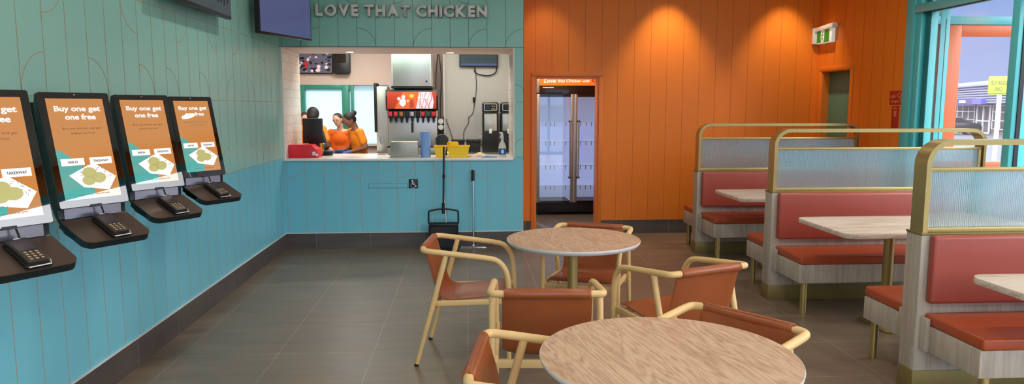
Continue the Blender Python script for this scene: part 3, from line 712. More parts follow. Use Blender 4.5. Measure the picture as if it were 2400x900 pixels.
# payment terminals lying on the trays
def terminal(p, label):
    t = thing('payment_terminal', label, 'card terminal', (p[0], p[1], .95), radians(58), 'card terminals on the kiosk trays')
    a = radians(24.2)
    Mt = frame((.175, -.105, 1.0765-.95+.0065), (1, 0, 0), (0, cos(a), sin(a)))        # y up the slope, normal up
    w_, l_ = .040, .170; Y0 = -.195
    cr_ = MB(); cr_.box(-w_-.006, Y0-.01, 0, w_+.006, Y0+l_, .010, bev=.003, M=Mt); cr_.build('cradle', 'black_plastic', t)
    wl = MB(); wl.tube([Mt @ Vector(v) for v in ((w_+.007, Y0+l_*.75, .011), (w_+.007, Y0+.012, .011), (w_, Y0-.010, .010), (-w_, Y0-.012, .010))], .0022, seg=8); wl.build('cradle_wire', 'white_plastic', t)
    bd = MB().prism(rrect(-w_, Y0, w_, Y0+l_, .010), .007, .026, 'XY', M=Mt, bev=.003).build('body', 'terminal', t)
    MB().prism(rrect(-w_+.006, Y0+.078, w_-.006, Y0+l_-.012, .003), .026, .0272, 'XY', M=Mt).build('display', 'lcd', t)
    ky = MB()
    for r_ in range(4):
        for c_ in range(3): ky.box(-.026+c_*.020, Y0+.012+r_*.016, .026, -.014+c_*.020, Y0+.021+r_*.016, .0282, bev=.0015, M=Mt)
    ky.build('keypad', 'key', t)
    MB().box(-.012, Y0+l_-.008, .026, .012, Y0+l_-.004, .0271, M=Mt).build('slot_light', 'white_plastic', t)
    MB().tube([Mt @ Vector(v) for v in ((.018, Y0+l_+.0, .012), (.016, Y0+l_+.012, .030), (.010, Y0+l_+.026, .052))], .004, seg=8).build('cable', 'rubber', t)
    return t
TL = ['handheld card terminal on the tray of the kiosk nearest the camera', 'handheld card terminal on the tray of the second kiosk', 'handheld card terminal on the tray of the third kiosk', 'handheld card terminal on the tray of the kiosk nearest the hatch']
t0 = terminal(KP[0], TL[0])
for p, l in zip(KP[1:], TL[1:]):
    c = copy_tree(t0); c.location = (p[0], p[1], .95); c['label'] = l

# ================================================================== MENU SCREENS
t = thing('menu_screen', 'dark menu screen high on the left wall, cut by the top edge', 'screen', (XL+.085, 5.48, 2.31), pi/2)
MB().box(-.63, -.045, 0, .63, 0, .76, bev=.006).build('casing', 'black_plastic', t)
MB().box(-.612, -.048, .022, .612, -.0455, .74).build('display', 'tv_dark_glass', t)
MB().box(-.2, 0, .2, .2, .085, .5).build('wall_mount', 'black_matte', t)
b = MB(); 
for x, z0, w_, h_ in ((.30, .10, .035, .10), (.37, .10, .03, .14), (.44, .09, .03, .16), (.52, .11, .028, .10), (.2, .14, .04, .12)): b.prism(rrect(x, z0, x+w_, z0+h_, .012), -.0492, -.0482, 'XZ')
b.build('display_picture', 'tv_mark', t)
t = thing('menu_screen', 'blue-grey menu screen angled in the corner beside the lettering', 'screen', (-1.94, 6.93, 2.287), radians(70))
MB().box(0, 0, 0, .89, .05, .52, bev=.006).build('casing', 'black_plastic', t)
MB().box(.02, -.003, .022, .872, -.0005, .502).build('display', 'tv_glass', t)
b = MB().box(.3, .05, .15, .5, .12, .35); b.cyl((.4, .1, .25), (.30, .30, .25), .02); b.box(.2, .23, .17, .4, .34, .33); b.build('wall_mount', 'black_matte', t)

# ================================================================== EXIT SIGN, RED NOTICES
t = thing('exit_sign', 'green running-man exit sign high in the orange corner', 'sign', (4.345, YO, 2.37), -pi/2)
# local: x away from the wall towards the camera (world -Y), -y towards room (world -X)
MB().box(.0, -.035, .0, .05, .05, .20, bev=.01).build('wall_plate', 'white_plastic', t)
MB().prism([(.05, .20), (.47, .22), (.47, .165), (.05, .15)], -.02, .05, 'XZ', bev=.004).build('lamp_housing', 'white_plastic', t)
MB().box(.06, .0, .0, .43, .045, .17, bev=.004).build('panel', 'exit_white', t)
MB().box(.07, -.002, .01, .37, -.0002, .16).build('legend', 'exit_green', t)
b = MB().box(.17, -.0036, .012, .255, -.0022, .158); b.build('doorway_symbol', 'exit_white', t)
b = MB(); stroke(b, [(.215, .115), (.205, .075), (.225, .045), (.240, .015)], .012, -.0052, -.0038); stroke(b, [(.205, .075), (.185, .050), (.178, .020)], .011, -.0052, -.0038); stroke(b, [(.215, .110), (.238, .095)], .008, -.0052, -.0038); stroke(b, [(.215, .110), (.192, .090), (.186, .1)], .008, -.0052, -.0038)
b.cyl((.220, -.0052, .135), (.220, -.0038, .135), .011, seg=14); b.build('running_figure', 'exit_green', t)
t = thing('cctv_notice', 'two stacked dark red notices beside the teal window frame', 'sign', (XR, 7.10, 1.50), -pi/2)
MB().box(-.115, -.004, .12, .115, -.001, .263, bev=.002).build('upper_plate', 'notice_red', t)
MB().box(-.06, -.004, -.12, .06, -.001, .108, bev=.002).build('lower_plate', 'notice_red', t)
Mn = frame((0, -.004, 0), (1, 0, 0), (0, 0, 1))
text('notice_text', 'cctv', -.095, -.01, .19, .038, Mn, 'notice_ink', t); text('notice_text', 'in Progress', -.08, .05, .145, .022, Mn, 'notice_ink', t)
b = MB(); stroke(b, [(.02, .215), (.05, .245), (.09, .215), (.055, .19), (.02, .215)], .005, -.006, -.004); stroke(b, [(.07, .19), (.085, .15), (.1, .175)], .005, -.006, -.004)
for k in range(5): b.box(-.022, -.0055, .0+k*.012, .022, -.004, .007+k*.012)
b.build('notice_symbol', 'notice_ink', t)
text('notice_text', 'notice', -.03, .03, .078, .015, Mn, 'notice_ink', t)
# ================================================================== BOOTHS
BX0, BX1 = 2.49, 4.30
def booth(yc, label):
    t = thing('booth_unit', label, 'booth seat', (BX0, yc, 0), 0, 'back-to-back booth units by the window')
    L_ = BX1-BX0; h = .068
    MB().box(0, -h, .125, L_, h, .897, bev=.002).build('partition_panel', 'booth_oak', t)
    MB().box(-.003, -h-.003, 0, L_, h+.003, .125, bev=.002).build('plinth', 'gold_paint', t)
    MB().box(-.004, -h-.004, .897, L_, h+.004, .909, bev=.002).build('capping', 'gold_paint', t)
    # hoop: flat bar bent over the top
    f = MB(); z0, z1, r, wd, y0, y1 = .909, 1.420, .135, .028, -.062, .050
    def arcpts(off):
        R = r-off; p = [(off, z0)]
        p += [(r-R*cos(a), z1-r+R*sin(a)) for a in [radians(k) for k in range(0, 91, 9)]]
        p += [(L_-r+R*sin(a), z1-r+R*cos(a)) for a in [radians(k) for k in range(0, 91, 9)]]
        return p+[(L_-off, z0)]
    out = [(x+.006, z) for x, z in arcpts(0)]; inn = [(x+.006, z) for x, z in arcpts(wd)]
    out = [(min(x, L_-.002), z) for x, z in out]
    t_ = bmesh.new(); n = len(out); V = []
    for (a, b_) in zip(out, inn): V.append([t_.verts.new((a[0], y0, a[1])), t_.verts.new((a[0], y1, a[1])), t_.verts.new((b_[0], y1, b_[1])), t_.verts.new((b_[0], y0, b_[1]))])
    for i in range(n-1):
        for k in range(4): t_.faces.new((V[i][k], V[i][(k+1) % 4], V[i+1][(k+1) % 4], V[i+1][k]))
    t_.faces.new(V[0][::-1]); t_.faces.new(V[-1]); bmesh.ops.recalc_face_normals(t_, faces=t_.faces)
    f._add(t_, None, True); hoop = f.build('hoop_frame', 'gold', t)
    MB().box(.034, -.05, 1.246, L_-.034, -.01, 1.268, bev=.002).build('middle_rail', 'gold', t)
    MB().box(.034, -.05, .909, L_-.034, -.01, .937, bev=.002).build('bottom_rail', 'gold', t)
    MB().box(L_-.055, -.046, .937, L_-.034, -.014, 1.246).build('glass_stile', 'gold', t)
    # reeded glass in two sheets
    for a, c in ((.034, .80), (.802, L_-.055)):
        g = MB(); tb = bmesh.new(); n = int((c-a)/.0105); N = n*4
        yy = lambda i: -.040-.0045*abs(sin(pi*i/4))
        fr = [[tb.verts.new((a+(c-a)*i/N, yy(i), z)) for z in (.937, 1.246)] for i in range(N+1)]
        bk = [[tb.verts.new((a+(c-a)*i/N, -.034, z)) for z in (.937, 1.246)] for i in range(N+1)]
        for i in range(N):
            tb.faces.new((fr[i][0], fr[i+1][0], fr[i+1][1], fr[i][1])); tb.faces.new((bk[i][0], bk[i][1], bk[i+1][1], bk[i+1][0]))
            tb.faces.new((fr[i][0], bk[i][0], bk[i+1][0], fr[i+1][0])); tb.faces.new((fr[i][1], fr[i+1][1], bk[i+1][1], bk[i][1]))
        tb.faces.new((fr[0][0], fr[0][1], bk[0][1], bk[0][0])); tb.faces.new((fr[N][0], bk[N][0], bk[N][1], fr[N][1]))
        bmesh.ops.recalc_face_normals(tb, faces=tb.faces); g._add(tb, None, True); g.build('reeded_pane', 'reeded_glass', t)
    for s in (-1, 1):
        yb = s*h; far = s*(h+.452)
        ys_ = sorted((yb, far))
        cu_y = sorted((yb, s*(h+.462)))
        x0 = .045
        MB().box(x0-.005, ys_[0], .255, L_-.01, ys_[1], .397, bev=.002).build('seat_base', 'booth_oak', t)
        if s < 0: MB().box(x0-.025, -h-.06, .255, x0-.002, -h, .44, bev=.002).build('upstand', 'booth_oak', t)
        else: MB().box(x0-.025, h, .255, x0-.002, h+.055, .44, bev=.002).build('upstand', 'booth_oak', t)
        MB().box(x0, cu_y[0], .398, L_-.01, cu_y[1], .462, bev=.014, seg=3).build('seat_cushion', 'seat_vinyl', t)
        # leaning back cushion
        bk = MB(); y_a, y_b = s*h, s*(h+.052)
        bk.box(.038, min(y_a, y_b), .520, L_-.012, max(y_a, y_b), .902, bev=.020, seg=4)
        bk.build('back_cushion', 'back_vinyl', t)
        ly = s*(h+.415)
        for lx in (.098, .93, L_-.10): MB().cyl((lx, ly, 0.008), (lx, ly, .256), .024, seg=20).cyl((lx, ly, 0), (lx, ly, .012), .021, seg=16).build('leg', 'gold', t)
    return t
BL = ['booth unit nearest the camera, at the right edge of the photo', 'booth unit in the middle of the row of three', 'booth unit farthest from the camera, in front of the orange wall']
b0 = booth(3.768, BL[0])
for y, l in ((5.70, BL[1]), (7.605, BL[2])):
    c = copy_tree(b0); c.location = (BX0, y, 0); c['label'] = l
def booth_table(y, label):
    t = thing('booth_table', label, 'table', (3.36, y, 0), 0, 'rectangular tables between the booths')
    MB().prism(rrect(-.84, -.385, .84, .385, .085, 8), .722, .755, 'XY', bev=.003).build('tabletop', 'booth_table_oak', t)
    for x in (-.31, .42):
        l = MB(); l.cyl((x, 0, .012), (x, 0, .722), .036, seg=24); l.build('leg', 'gold', t)
        MB().prism(rrect(x-.10, -.19, x+.10, .19, .04), 0, .012, 'XY', bev=.002).build('foot_plate', 'gold', t)
    return t
bt = booth_table(2.995, 'pale oak booth table at the right edge, only its corner in view')
for y, l in ((4.895, 'pale oak booth table in front of the middle booth unit'), (6.735, 'pale oak booth table in front of the farthest booth unit')):
    c = copy_tree(bt); c.location = (3.36, y, 0); c['label'] = l

# ================================================================== ROUND TABLES
def round_table(x, y, r, label):
    t = thing('round_table', label, 'table', (x, y, 0), 0, 'round cafe tables')
    top = MB(); zt = .760
    top.slot(0).lathe([(0, zt), (r-.003, zt), (r-.003, zt-.001), (0, zt-.001)], seg=96); top.build('tabletop', 'table_oak', t)
    MB().lathe([(0, zt-.0011), (r-.001, zt-.0011), (r, zt-.004), (r-.002, zt-.014), (r-.014, zt-.028), (r-.02, zt-.03), (0, zt-.03)], seg=96).build('edge_band', 'edge_band', t)
    l = MB(); l.lathe([(.001, .73), (.055, .73), (.055, .722), (.033, .716), (.033, .03), (.05, .02), (.001, .02)], seg=28)
    l.build('pedestal', 'gold', t)
    MB().lathe([(0, .022), (.05, .022), (.17, .012), (.178, .004), (.178, 0), (0, 0)], seg=48).build('foot_plate', 'gold', t)
    return t
NT, FT = (.677, 2.305), (.672, 4.456)
a = round_table(NT[0], NT[1], .438, 'round oak-top table in the foreground, cut by the bottom edge')
c = round_table(FT[0], FT[1], .427, 'round oak-top table farther back, before the hatch wall')

# ================================================================== ARMCHAIRS
def armchair(label):
    t = thing('armchair', label, 'chair', (0, 0, 0), 0, 'tan leather armchairs')
    r = .0175
    # continuous arm and back rail ending in the front legs
    half = [(0, -.272, .732), (.205, -.272, .732), (.262, -.262, .730), (.268, -.215, .726), (.262, .115, .690), (.259, .19, .672), (.257, .240, .615), (.256, .256, .54), (.255, .262, .44)]
    def sm(s):
        p = fillet([Vector((s*x, y, z)) for x, y, z in half[:1]+[half[1]]+[half[2]]+[half[3]]+[half[4]]], .05, 5)
        q = smooth_path([Vector((s*x, y, z)) for x, y, z in half[4:]], 5)
        return p[:-1]+q
    R = sm(1); L_ = sm(-1)
    rail = MB(); rail.tube(L_[::-1]+R[1:], r, seg=14); rail.build('arm_rail', 'chair_wood', t)
    for s in (-1, 1):
        MB().tube([(s*.255, .262, .445), (s*.254, .262, .25), (s*.253, .260, .012)], [.0174, .0165, .013], seg=14).build('leg', 'chair_wood', t)
        rl = MB(); rl.tube([(s*.263, -.122, .705), (s*.260, -.21, .38), (s*.256, -.312, .014)], [.0165, .0165, .0135], seg=14); rl.build('leg', 'chair_wood', t)
        MB().cyl((s*.253, .260, 0), (s*.253, .260, .013), .0135, seg=14).build('foot_cap', 'rubber', t)
        MB().cyl((s*.256, -.316, 0), (s*.256, -.312, .016), .0140, seg=14).build('foot_cap', 'rubber', t)
        sr = MB(); sr.prism([(-.222, .378), (.262, .403), (.262, .434), (-.208, .412)], s*.240-.009, s*.240+.009, 'YZ', bev=.003); sr.build('side_rail', 'chair_wood', t)
    MB().box(-.245, -.215, .350, .245, -.196, .392, bev=.003).build('cross_rail', 'chair_wood', t)
    MB().box(-.245, .225, .385, .245, .243, .415, bev=.003).build('cross_rail', 'chair_wood', t)
    # leather sling: side profile (y,z) swept across, curved a little across
    prof = smooth_path([Vector((y, z, 0)) for y, z in ((-.268, .752), (-.250, .70), (-.222, .60), (-.196, .505), (-.168, .440), (-.115, .415), (-.03, .420), (.10, .435), (.20, .447), (.245, .442))], 5)
    tb = bmesh.new(); W_ = .213; nu = 14; th = .014; n = len(prof); top = []; bot = []
    for i, p in enumerate(prof):
        a = prof[max(0, i-1)]; b_ = prof[min(n-1, i+1)]; d = (b_-a).normalized(); nn = Vector((-d.y, d.x, 0))
        k = i/(n-1); sag = .020*sin(pi*min(1, k*1.1)); wv = W_*(1-.0*k)
        if k > .93: wv *= .985
        rt_, rb_ = [], []
        for j in range(nu+1):
            u = -1+2*j/nu; s_ = sag*(1-u*u); e = min(1, (1-abs(u))*6); tt = th*(.35+.65*math.sqrt(max(0, 1-(1-e)**2)))
            q = Vector((p.x, p.y))-Vector((nn.x, nn.y))*s_
            rt_.append(tb.verts.new((u*wv, q.x+nn.x*tt/1.6, q.y+nn.y*tt/1.6))); rb_.append(tb.verts.new((u*wv, q.x-nn.x*tt/1.6, q.y-nn.y*tt/1.6)))
        top.append(rt_); bot.append(rb_)
    for i in range(n-1):
        for j in range(nu):
            tb.faces.new((top[i][j], top[i][j+1], top[i+1][j+1], top[i+1][j])); tb.faces.new((bot[i][j], bot[i+1][j], bot[i+1][j+1], bot[i][j+1]))
        for j, jj in ((0, 0), (nu, nu)): tb.faces.new((top[i][j], top[i+1][j], bot[i+1][j], bot[i][j]))
    for i in (0, n-1):
        for j in range(nu): tb.faces.new((top[i][j], top[i][j+1], bot[i][j+1], bot[i][j]))
    bmesh.ops.recalc_face_normals(tb, faces=tb.faces)
    sl = MB(); sl._add(tb, None, True); sling = sl.build('leather_sling', 'tan_leather', t)
    # leather rolled round the back rail, with stitched ends
    ro = MB(); ro.tube([(x, -.272, .732) for x in (-.203, -.2, -.1, 0, .1, .2, .203)], [.0215, .0235, .0235, .0235, .0235, .0235, .0215], seg=18)
    ro.build('back_roll', 'tan_leather', t)
    for s in (-1, 1): MB().tube([(s*.190+.0006, -.272, .732), (s*.190-.0006, -.272, .732)], .0242, seg=18).build('stitching', 'orange_joint', t)
    return t
def face(fx, fy): return math.atan2(-fx, fy)
CH = [(.017, 4.50, (.993, -.12), 'tan leather armchair left of the far round table, facing right'),
      (.385, 3.49, (.065, .998), 'tan leather armchair with its back to the camera, before the far round table'),
      (1.19, 3.90, (-.387, .922), 'tan leather armchair turned away, right of the far round table'),
      (.83, 4.83, (-.357, -.934), 'tan leather armchair behind the far round table, facing the camera'),
      (.295, 2.37, (.985, -.14), 'tan leather armchair at the near round table, cut by the bottom edge'),
      (.935, 2.63, (-.80, -.60), 'tan leather armchair tucked in behind the right of the near round table')]
ac = armchair(CH[0][3])
for i, (x, y, f_, l) in enumerate(CH):
    o = ac if i == 0 else copy_tree(ac)
    o.location = (x, y, 0); o.rotation_euler = (0, 0, face(*f_)); o['label'] = l

# ================================================================== LOBBY DUSTPAN AND FLOOR SQUEEGEE
t = thing('lobby_dustpan', 'black long-handled lobby dustpan standing by the teal wall', 'dustpan', (-.277, 7.90, 0))
b = MB(); b.prism([(-.165, 0), (.165, 0), (.158, .30), (-.158, .30)], .08, .10, 'XZ'); b.prism([(-.14, 0), (.10, 0), (.10, .012), (-.14, .012)], -.16, .16, 'YZ')
for s in (-1, 1): b.prism([(-.13, .012), (.10, .012), (.10, .27), (.02, .24), (-.10, .06)], s*.16-.006, s*.16+.006, 'YZ')
b.box(-.165, .06, .255, .165, .10, .285, bev=.006); b.build('pan', 'black_plastic', t)
b = MB(); b.tube(fillet([(-.168, .07, .285), (-.166, .07, .432), (-.05, .07, .452), (.05, .07, .452), (.166, .07, .432), (.168, .07, .285)], .02, 4), .010, seg=10); b.build('bail', 'black_plastic', t)
b = MB(); b.cyl((0, .07, .44), (.012, .10, 1.155), .011, seg=14).cyl((0, .07, .40), (0, .07, .52), .018, seg=14).cyl((.007, .09, .80), (.007, .09, .84), .016, seg=14); b.build('handle', 'black_plastic', t)
MB().cyl((.03, .07, .30), (.008, .085, .62), .008, seg=10).build('brush_stick', 'steel_soft', t)
t = thing('floor_squeegee', 'steel floor squeegee frame with black grip, leaning on the teal wall', 'squeegee', (.06, 8.0, 0))
MB().cyl((0, -.03, .03), (0, .055, .77), .0115, seg=14).build('pole', 'chrome', t)
MB().cyl((0, .054, .762), (.0, .066, .885), .019, .017, seg=16).build('grip', 'black_plastic', t)
b = MB(); b.tube(fillet([(-.145, -.07, .012), (.145, -.07, .012), (.145, -.0, .012), (-.145, -.0, .012)], .01, 3), .005, seg=8); b.tube([(-.145, -.0, .012), (-.145, -.07, .012)], .005, seg=8); b.cyl((0, -.07, .012), (0, .0, .012), .006, seg=8).box(-.015, -.05, .005, .015, -.01, .045, bev=.004); b.build('head_frame', 'chrome', t)
# ================================================================== THINGS ON THE SERVING COUNTER
CT = 1.017
t = thing('red_caddy', 'red slanted plastic holder on the left end of the counter', 'holder', (-1.87, 8.36, CT))
b = MB(); b.prism([(-.168, 0), (.168, 0), (.15, .10), (.09, .15), (-.168, .152)], -.11, .11, 'XZ', bev=.006)
b.build('body', 'red_plastic', t)
b = MB()
for k in range(3): b.prism([(.02+k*.05, .02), (.035+k*.05, .02), (-.0+k*.05, .148), (-.015+k*.05, .148)], -.118, -.109, 'XZ')
b.build('dividers', 'red_plastic', t)
MB().box(.10, -.119, .03, .135, -.116, .07).box(.14, -.119, .02, .16, -.116, .05).build('label_sticker', 'white_plastic', t)
t = thing('order_printer', 'black order printer and screen on the counter before the staff', 'printer', (-1.83, 8.62, CT))
MB().box(-.12, -.03, .195, .105, .05, .445, bev=.008).build('screen', 'black_plastic', t)
b = MB().prism([(-.125, .15), (-.125, .295), (.10, .295), (.135, .15)], -.02, .12, 'XZ', bev=.006); b.box(-.06, .0, 0, .06, .08, .16); b.build('printer_body', 'black_plastic', t)
MB().box(-.13, -.0, 0, .14, .12, .02, bev=.004).build('base', 'black_plastic', t)
MB().box(.07, -.026, .17, .10, -.0195, .28, bev=.003).build('paper_slot', 'black_matte', t)
MB().box(-.01, -.023, .20, .04, -.0195, .212).box(.048, -.023, .198, .062, -.0195, .222).build('maker_mark', 'white_plastic', t)
MB().box(.105, .0, .0, .20, .12, .055, bev=.005).build('cash_base', 'black_matte', t)
t = thing('steel_container', 'brushed steel box upside down on the counter beside the blue roll', 'container', (-.725, 8.30, CT))
MB().prism([(-.165, 0), (.165, 0), (.155, .185), (-.155, .185)], -.09, .09, 'XZ', bev=.006).build('body', 'steel_tan', t)
MB().box(-.175, -.098, 0, .175, .098, .008, bev=.002).build('rim', 'steel_soft', t)
t = thing('paper_roll', 'tall blue paper towel roll standing on the counter', 'paper roll', (-.487, 8.30, CT))
MB().lathe([(.018, .295), (.058, .297), (.061, .293), (.061, .003), (.058, 0), (.018, 0), (.018, .295)], seg=40).build('roll', 'blue_paper', t)
MB().lathe([(.015, .2945), (.018, .2965), (.018, .0), (.015, .0), (.015, .2945)], seg=24).build('core', 'cream_cloth', t)
t = thing('yellow_caddy', 'yellow two-bin cleaning caddy with a raised handle on the counter', 'caddy', (-.18, 8.30, CT))
b = MB()
for x0, x1 in ((-.205, -.065), (-.055, .20)):
    b.prism([(x0+.025, 0), (x1-.02, 0), (x1, .130), (x0, .130)], -.10, -.094, 'XZ'); b.prism([(x0+.025, 0), (x1-.02, 0), (x1, .130), (x0, .130)], .094, .10, 'XZ')
    b.prism([(x0+.025, 0), (x0+.031, 0), (x0+.006, .13), (x0, .13)], -.094, .094, 'XZ'); b.prism([(x1-.026, 0), (x1-.02, 0), (x1, .13), (x1-.006, .13)], -.094, .094, 'XZ'); b.box(x0+.025, -.094, 0, x1-.02, .094, .006)
    for y in (-.103, .097): b.box(x0-.008, y, .122, x1+.008, y+.006, .134, bev=.002)
b.build('bins', 'yellow_plastic', t)
b = MB().prism([(-.06, .13), (.075, .13), (.075, .165), (.062, .18), (-.04, .18), (-.055, .168)], -.022, .022, 'XZ', bev=.005); b.build('handle', 'yellow_plastic', t)
MB().cyl((-.035, -.0235, .155), (-.035, -.021, .155), .008, seg=12).build('hang_hole', 'notice_red', t)
t = thing('spray_bottle', 'white trigger spray bottle with a blue label on the counter', 'spray bottle', (.405, 8.28, CT))
MB().lathe([(0, 0), (.040, 0), (.044, .01), (.044, .11), (.036, .145), (.016, .185), (.014, .21), (0, .21)], seg=28).build('bottle', 'clear_plastic', t)
b = MB(); b.prism([(-.024, .215), (.014, .21), (.016, .24), (.006, .285), (-.010, .292), (-.034, .288), (-.034, .272), (-.016, .268)], -.012, .012, 'XZ', bev=.003); b.prism([(-.02, .262), (-.012, .262), (-.022, .215), (-.030, .22)], -.005, .005, 'XZ'); b.build('trigger_head', 'white_plastic', t)
b = MB(); b.lathe([(.0442, .03), (.0446, .03), (.0446, .10), (.0442, .10)], seg=28); b.build('label', 'label_blue', t)
MB().box(-.015, -.0462, .045, .015, -.0446, .085).build('label_mark', 'white_plastic', t)
def cloth(name, label, x, y, lx, ly, h, m, seed, rz=0):
    rnd = random.Random(seed); tb = bmesh.new(); n1, n2 = 20, 12; V = []
    for i in range(n1+1):
        row = []
        for j in range(n2+1):
            u = i/n1*2-1; v = j/n2*2-1; rr = max(abs(u), abs(v)); k = max(0, 1-rr**3)
            zz = h*k*(.55+.25*sin(5*u+seed)+.2*sin(7*v+2*u*3+seed))+.002
            row.append(tb.verts.new((u*lx*(1+.08*sin(4*v+seed)), v*ly*(1+.1*sin(5*u)), max(.002, zz))))
        V.append(row)
    for i in range(n1):
        for j in range(n2): tb.faces.new((V[i][j], V[i+1][j], V[i+1][j+1], V[i][j+1]))
    b = MB(); b._add(tb, None, True); o = b.build(name, m); o.location = (x, y, CT); o.rotation_euler.z = rz
    sm_ = o.modifiers.new('t', 'SOLIDIFY'); sm_.thickness = .003; sm_.offset = 0
    return tag(o, label, 'cloth')
cloth('folded_cloth', 'crumpled cream cloth between the yellow caddy and spray bottle', .135, 8.36, .12, .08, .05, 'cream_cloth', 1)
cloth('folded_cloth', 'small blue wiping cloth lying before the cream cloth', .25, 8.20, .085, .05, .022, 'blue_cloth', 3, .1)
# ================================================================== KITCHEN FURNITURE
t = thing('prep_bench', 'long stainless steel bench under the drink machines', 'bench', (-.6, 10.15, 0))
MB().box(-.53, -.32, .905, 1.20, .34, .945, bev=.004).build('top', 'steel', t)
MB().box(-.52, -.28, .25, 1.18, .3, .27).build('shelf', 'steel_soft', t)
for x in (-.49, .3, 1.14):
    for y in (-.27, .28): MB().cyl((x, y, 0), (x, y, .905), .02, seg=12).build('leg', 'steel_soft', t)
t = thing('packing_bench', 'white-topped kitchen bench the staff work at', 'bench', (-1.75, 10.05, 0))
MB().box(-.95, -.30, .90, .50, .22, .935, bev=.004).build('top', 'white_stone', t)
MB().box(-.93, -.27, .02, .48, .19, .90).build('cabinet', 'steel_soft', t)
# soda fountain
t = thing('soda_fountain', 'stainless soda fountain with a red and orange header', 'drink dispenser', (-.755, 9.95, .945))
MB().box(-.335, .0, .0, .335, .42, .80, bev=.006).build('body', 'steel', t)
MB().box(-.335, -.15, .0, .335, .02, .10, bev=.004).build('drip_tray', 'steel_soft', t)
MB().box(-.345, -.155, .10, .345, -.005, .118, bev=.003).build('grille', 'black_matte', t)
hd = MB(); hd.prism([(-.03, .60), (-.06, .62), (-.10, .74), (-.10, .80), (-.07, .885), (.30, .90), (.36, .62)], -.355, .355, 'YZ'); hd.build('header_box', 'black_plastic', t)
# curved header face
Mh = frame((-.34, -.108, .64), (1, 0, 0), (0, 0, 1))
MB().box(-.335, -.112, .625, .335, -.09, .855, bev=.004).build('header_face', 'soda_red', t)
fp = Matrix.Identity(4)
hf = KIDS(t)[-1]
MB().prism([(-.335+.1, .625), (.05, .625), (.12, .855), (-.12, .855)], -.1135, -.112, 'XZ').build('header_art', 'soda_orange', t)
b = MB(); b.prism([(.055, .628), (.285, .628), (.30, .72), (.27, .853), (.10, .853), (.085, .76)], -.1138, -.112, 'XZ'); b.build('header_art', 'soda_pink', t)
b = MB()
for k in range(6):
    x = .085+k*.034; stroke(b, [(x+.011*sin(j*.75+k*1.9)+.006*(j-5)*(k-2.5)*.22, .634+j*.0215) for j in range(11)], .0075 if k % 2 else .0045, -.1146, -.1138)
b.build('header_art', 'soda_red', t)
b = MB(); b.prism([(-.03, .64), (.03, .64), (.032, .70), (.016, .75), (-.014, .75), (-.032, .70)], -.1145, -.112, 'XZ'); b.build('header_art', 'soda_red', t)
b = MB(); b.prism([(.0+.03*cos(a), .80+.024*sin(a)) for a in [2*pi*k/14 for k in range(14)]], -.115, -.112, 'XZ'); b.build('header_art', 'sign_yellow', t)
# white bird emblem and plus
b = MB(); br_ = [(-.190, .775), (-.198, .760), (-.180, .742), (-.168, .748), (-.160, .730), (-.168, .700), (-.150, .672), (-.128, .664), (-.124, .648), (-.116, .648), (-.114, .664), (-.092, .676), (-.080, .700), (-.082, .738), (-.098, .762), (-.090, .778), (-.092, .800), (-.108, .818), (-.118, .806), (-.130, .812), (-.128, .796), (-.142, .786), (-.132, .768), (-.136, .750), (-.150, .752), (-.160, .778), (-.178, .788)]
b.prism([(p.x, p.y) for p in smooth_path([Vector((x_, z_, 0)) for x_, z_ in br_], 3)], -.1155, -.112, 'XZ'); b.build('emblem', 'soda_white', t)
MB().box(-.068, -.1155, .728, -.036, -.112, .737).box(-.0565, -.1155, .716, -.0475, -.112, .749).build('plus_sign', 'soda_white', t)
text('header_text', 'Pepsi', .10, .24, .745, .02, frame((0, -.1145, 0), (1, 0, 0), (0, 0, 1)), 'soda_white', t, th=.0015) if False else None
MB().box(.08, -.1165, .770, .22, -.1148, .781).build('header_text', 'soda_white', t)
vm = ['valve_red', 'valve_red', 'valve_brown', 'black_plastic', 'steel_soft', 'black_plastic', 'valve_red', 'valve_green', 'valve_red']
for k, m_ in enumerate(vm):
    x = -.295+k*.074
    v = MB().box(x-.030, -.10, .50, x+.030, .0, .60, bev=.006).box(x-.016, -.085, .455, x+.016, -.045, .50, bev=.005).cyl((x, -.065, .435), (x, -.065, .46), .010, seg=10).build('valve', 'black_plastic', t)
    MB().box(x-.024, -.1035, .525, x+.024, -.1, .585, bev=.001).build('flavour_label', m_, v)
MB().prism([(-.012, .30), (.012, .30), (.016, .44), (-.016, .44)], -.10, -.085, 'XZ', bev=.003).build('ice_lever', 'black_plastic', t)
t = thing('ice_machine', 'stainless ice machine standing on the soda fountain', 'ice machine', (-.755, 10.12, 1.848))
MB().box(-.27, -.26, .0, .27, .3, .74, bev=.008).build('cabinet', 'steel', t)
MB().box(-.275, -.265, .0, .275, .3, .03).build('base_strip', 'black_plastic', t)
MB().box(-.22, -.262, .55, -.20, -.259, .58).box(.19, -.262, .08, .215, -.2595, .105).build('badge', 'black_plastic', t)
MB().box(-.268, -.262, .03, -.25, -.2595, .70).build('side_seam', 'steel_soft', t); MB().box(.25, -.262, .03, .268, -.2595, .70).build('side_seam', 'steel_soft', t)
t = thing('upright_freezer', 'tall steel cabinet beside the soda fountain, dark gasket edge', 'cabinet', (-1.21, 10.35, .935))
MB().box(-.095, .0, .0, .07, .4, .95, bev=.004).build('cabinet', 'steel_soft', t); MB().box(-.12, -.01, .30, -.08, .3, 1.0, bev=.004).build('door_edge', 'black_matte', t)
b = MB(); b.tube([(-.02, -.03, .12), (-.05, -.04, .14), (-.05, -.04, .24), (-.02, -.03, .26)], .008, seg=8).box(-.06, -.01, .15, .0, .0, .23); b.build('latch', 'chrome', t)
t = thing('pipe_column', 'dark vertical cables and service rail beside the ice machine', 'cables', (-.43, 10.40, .945))
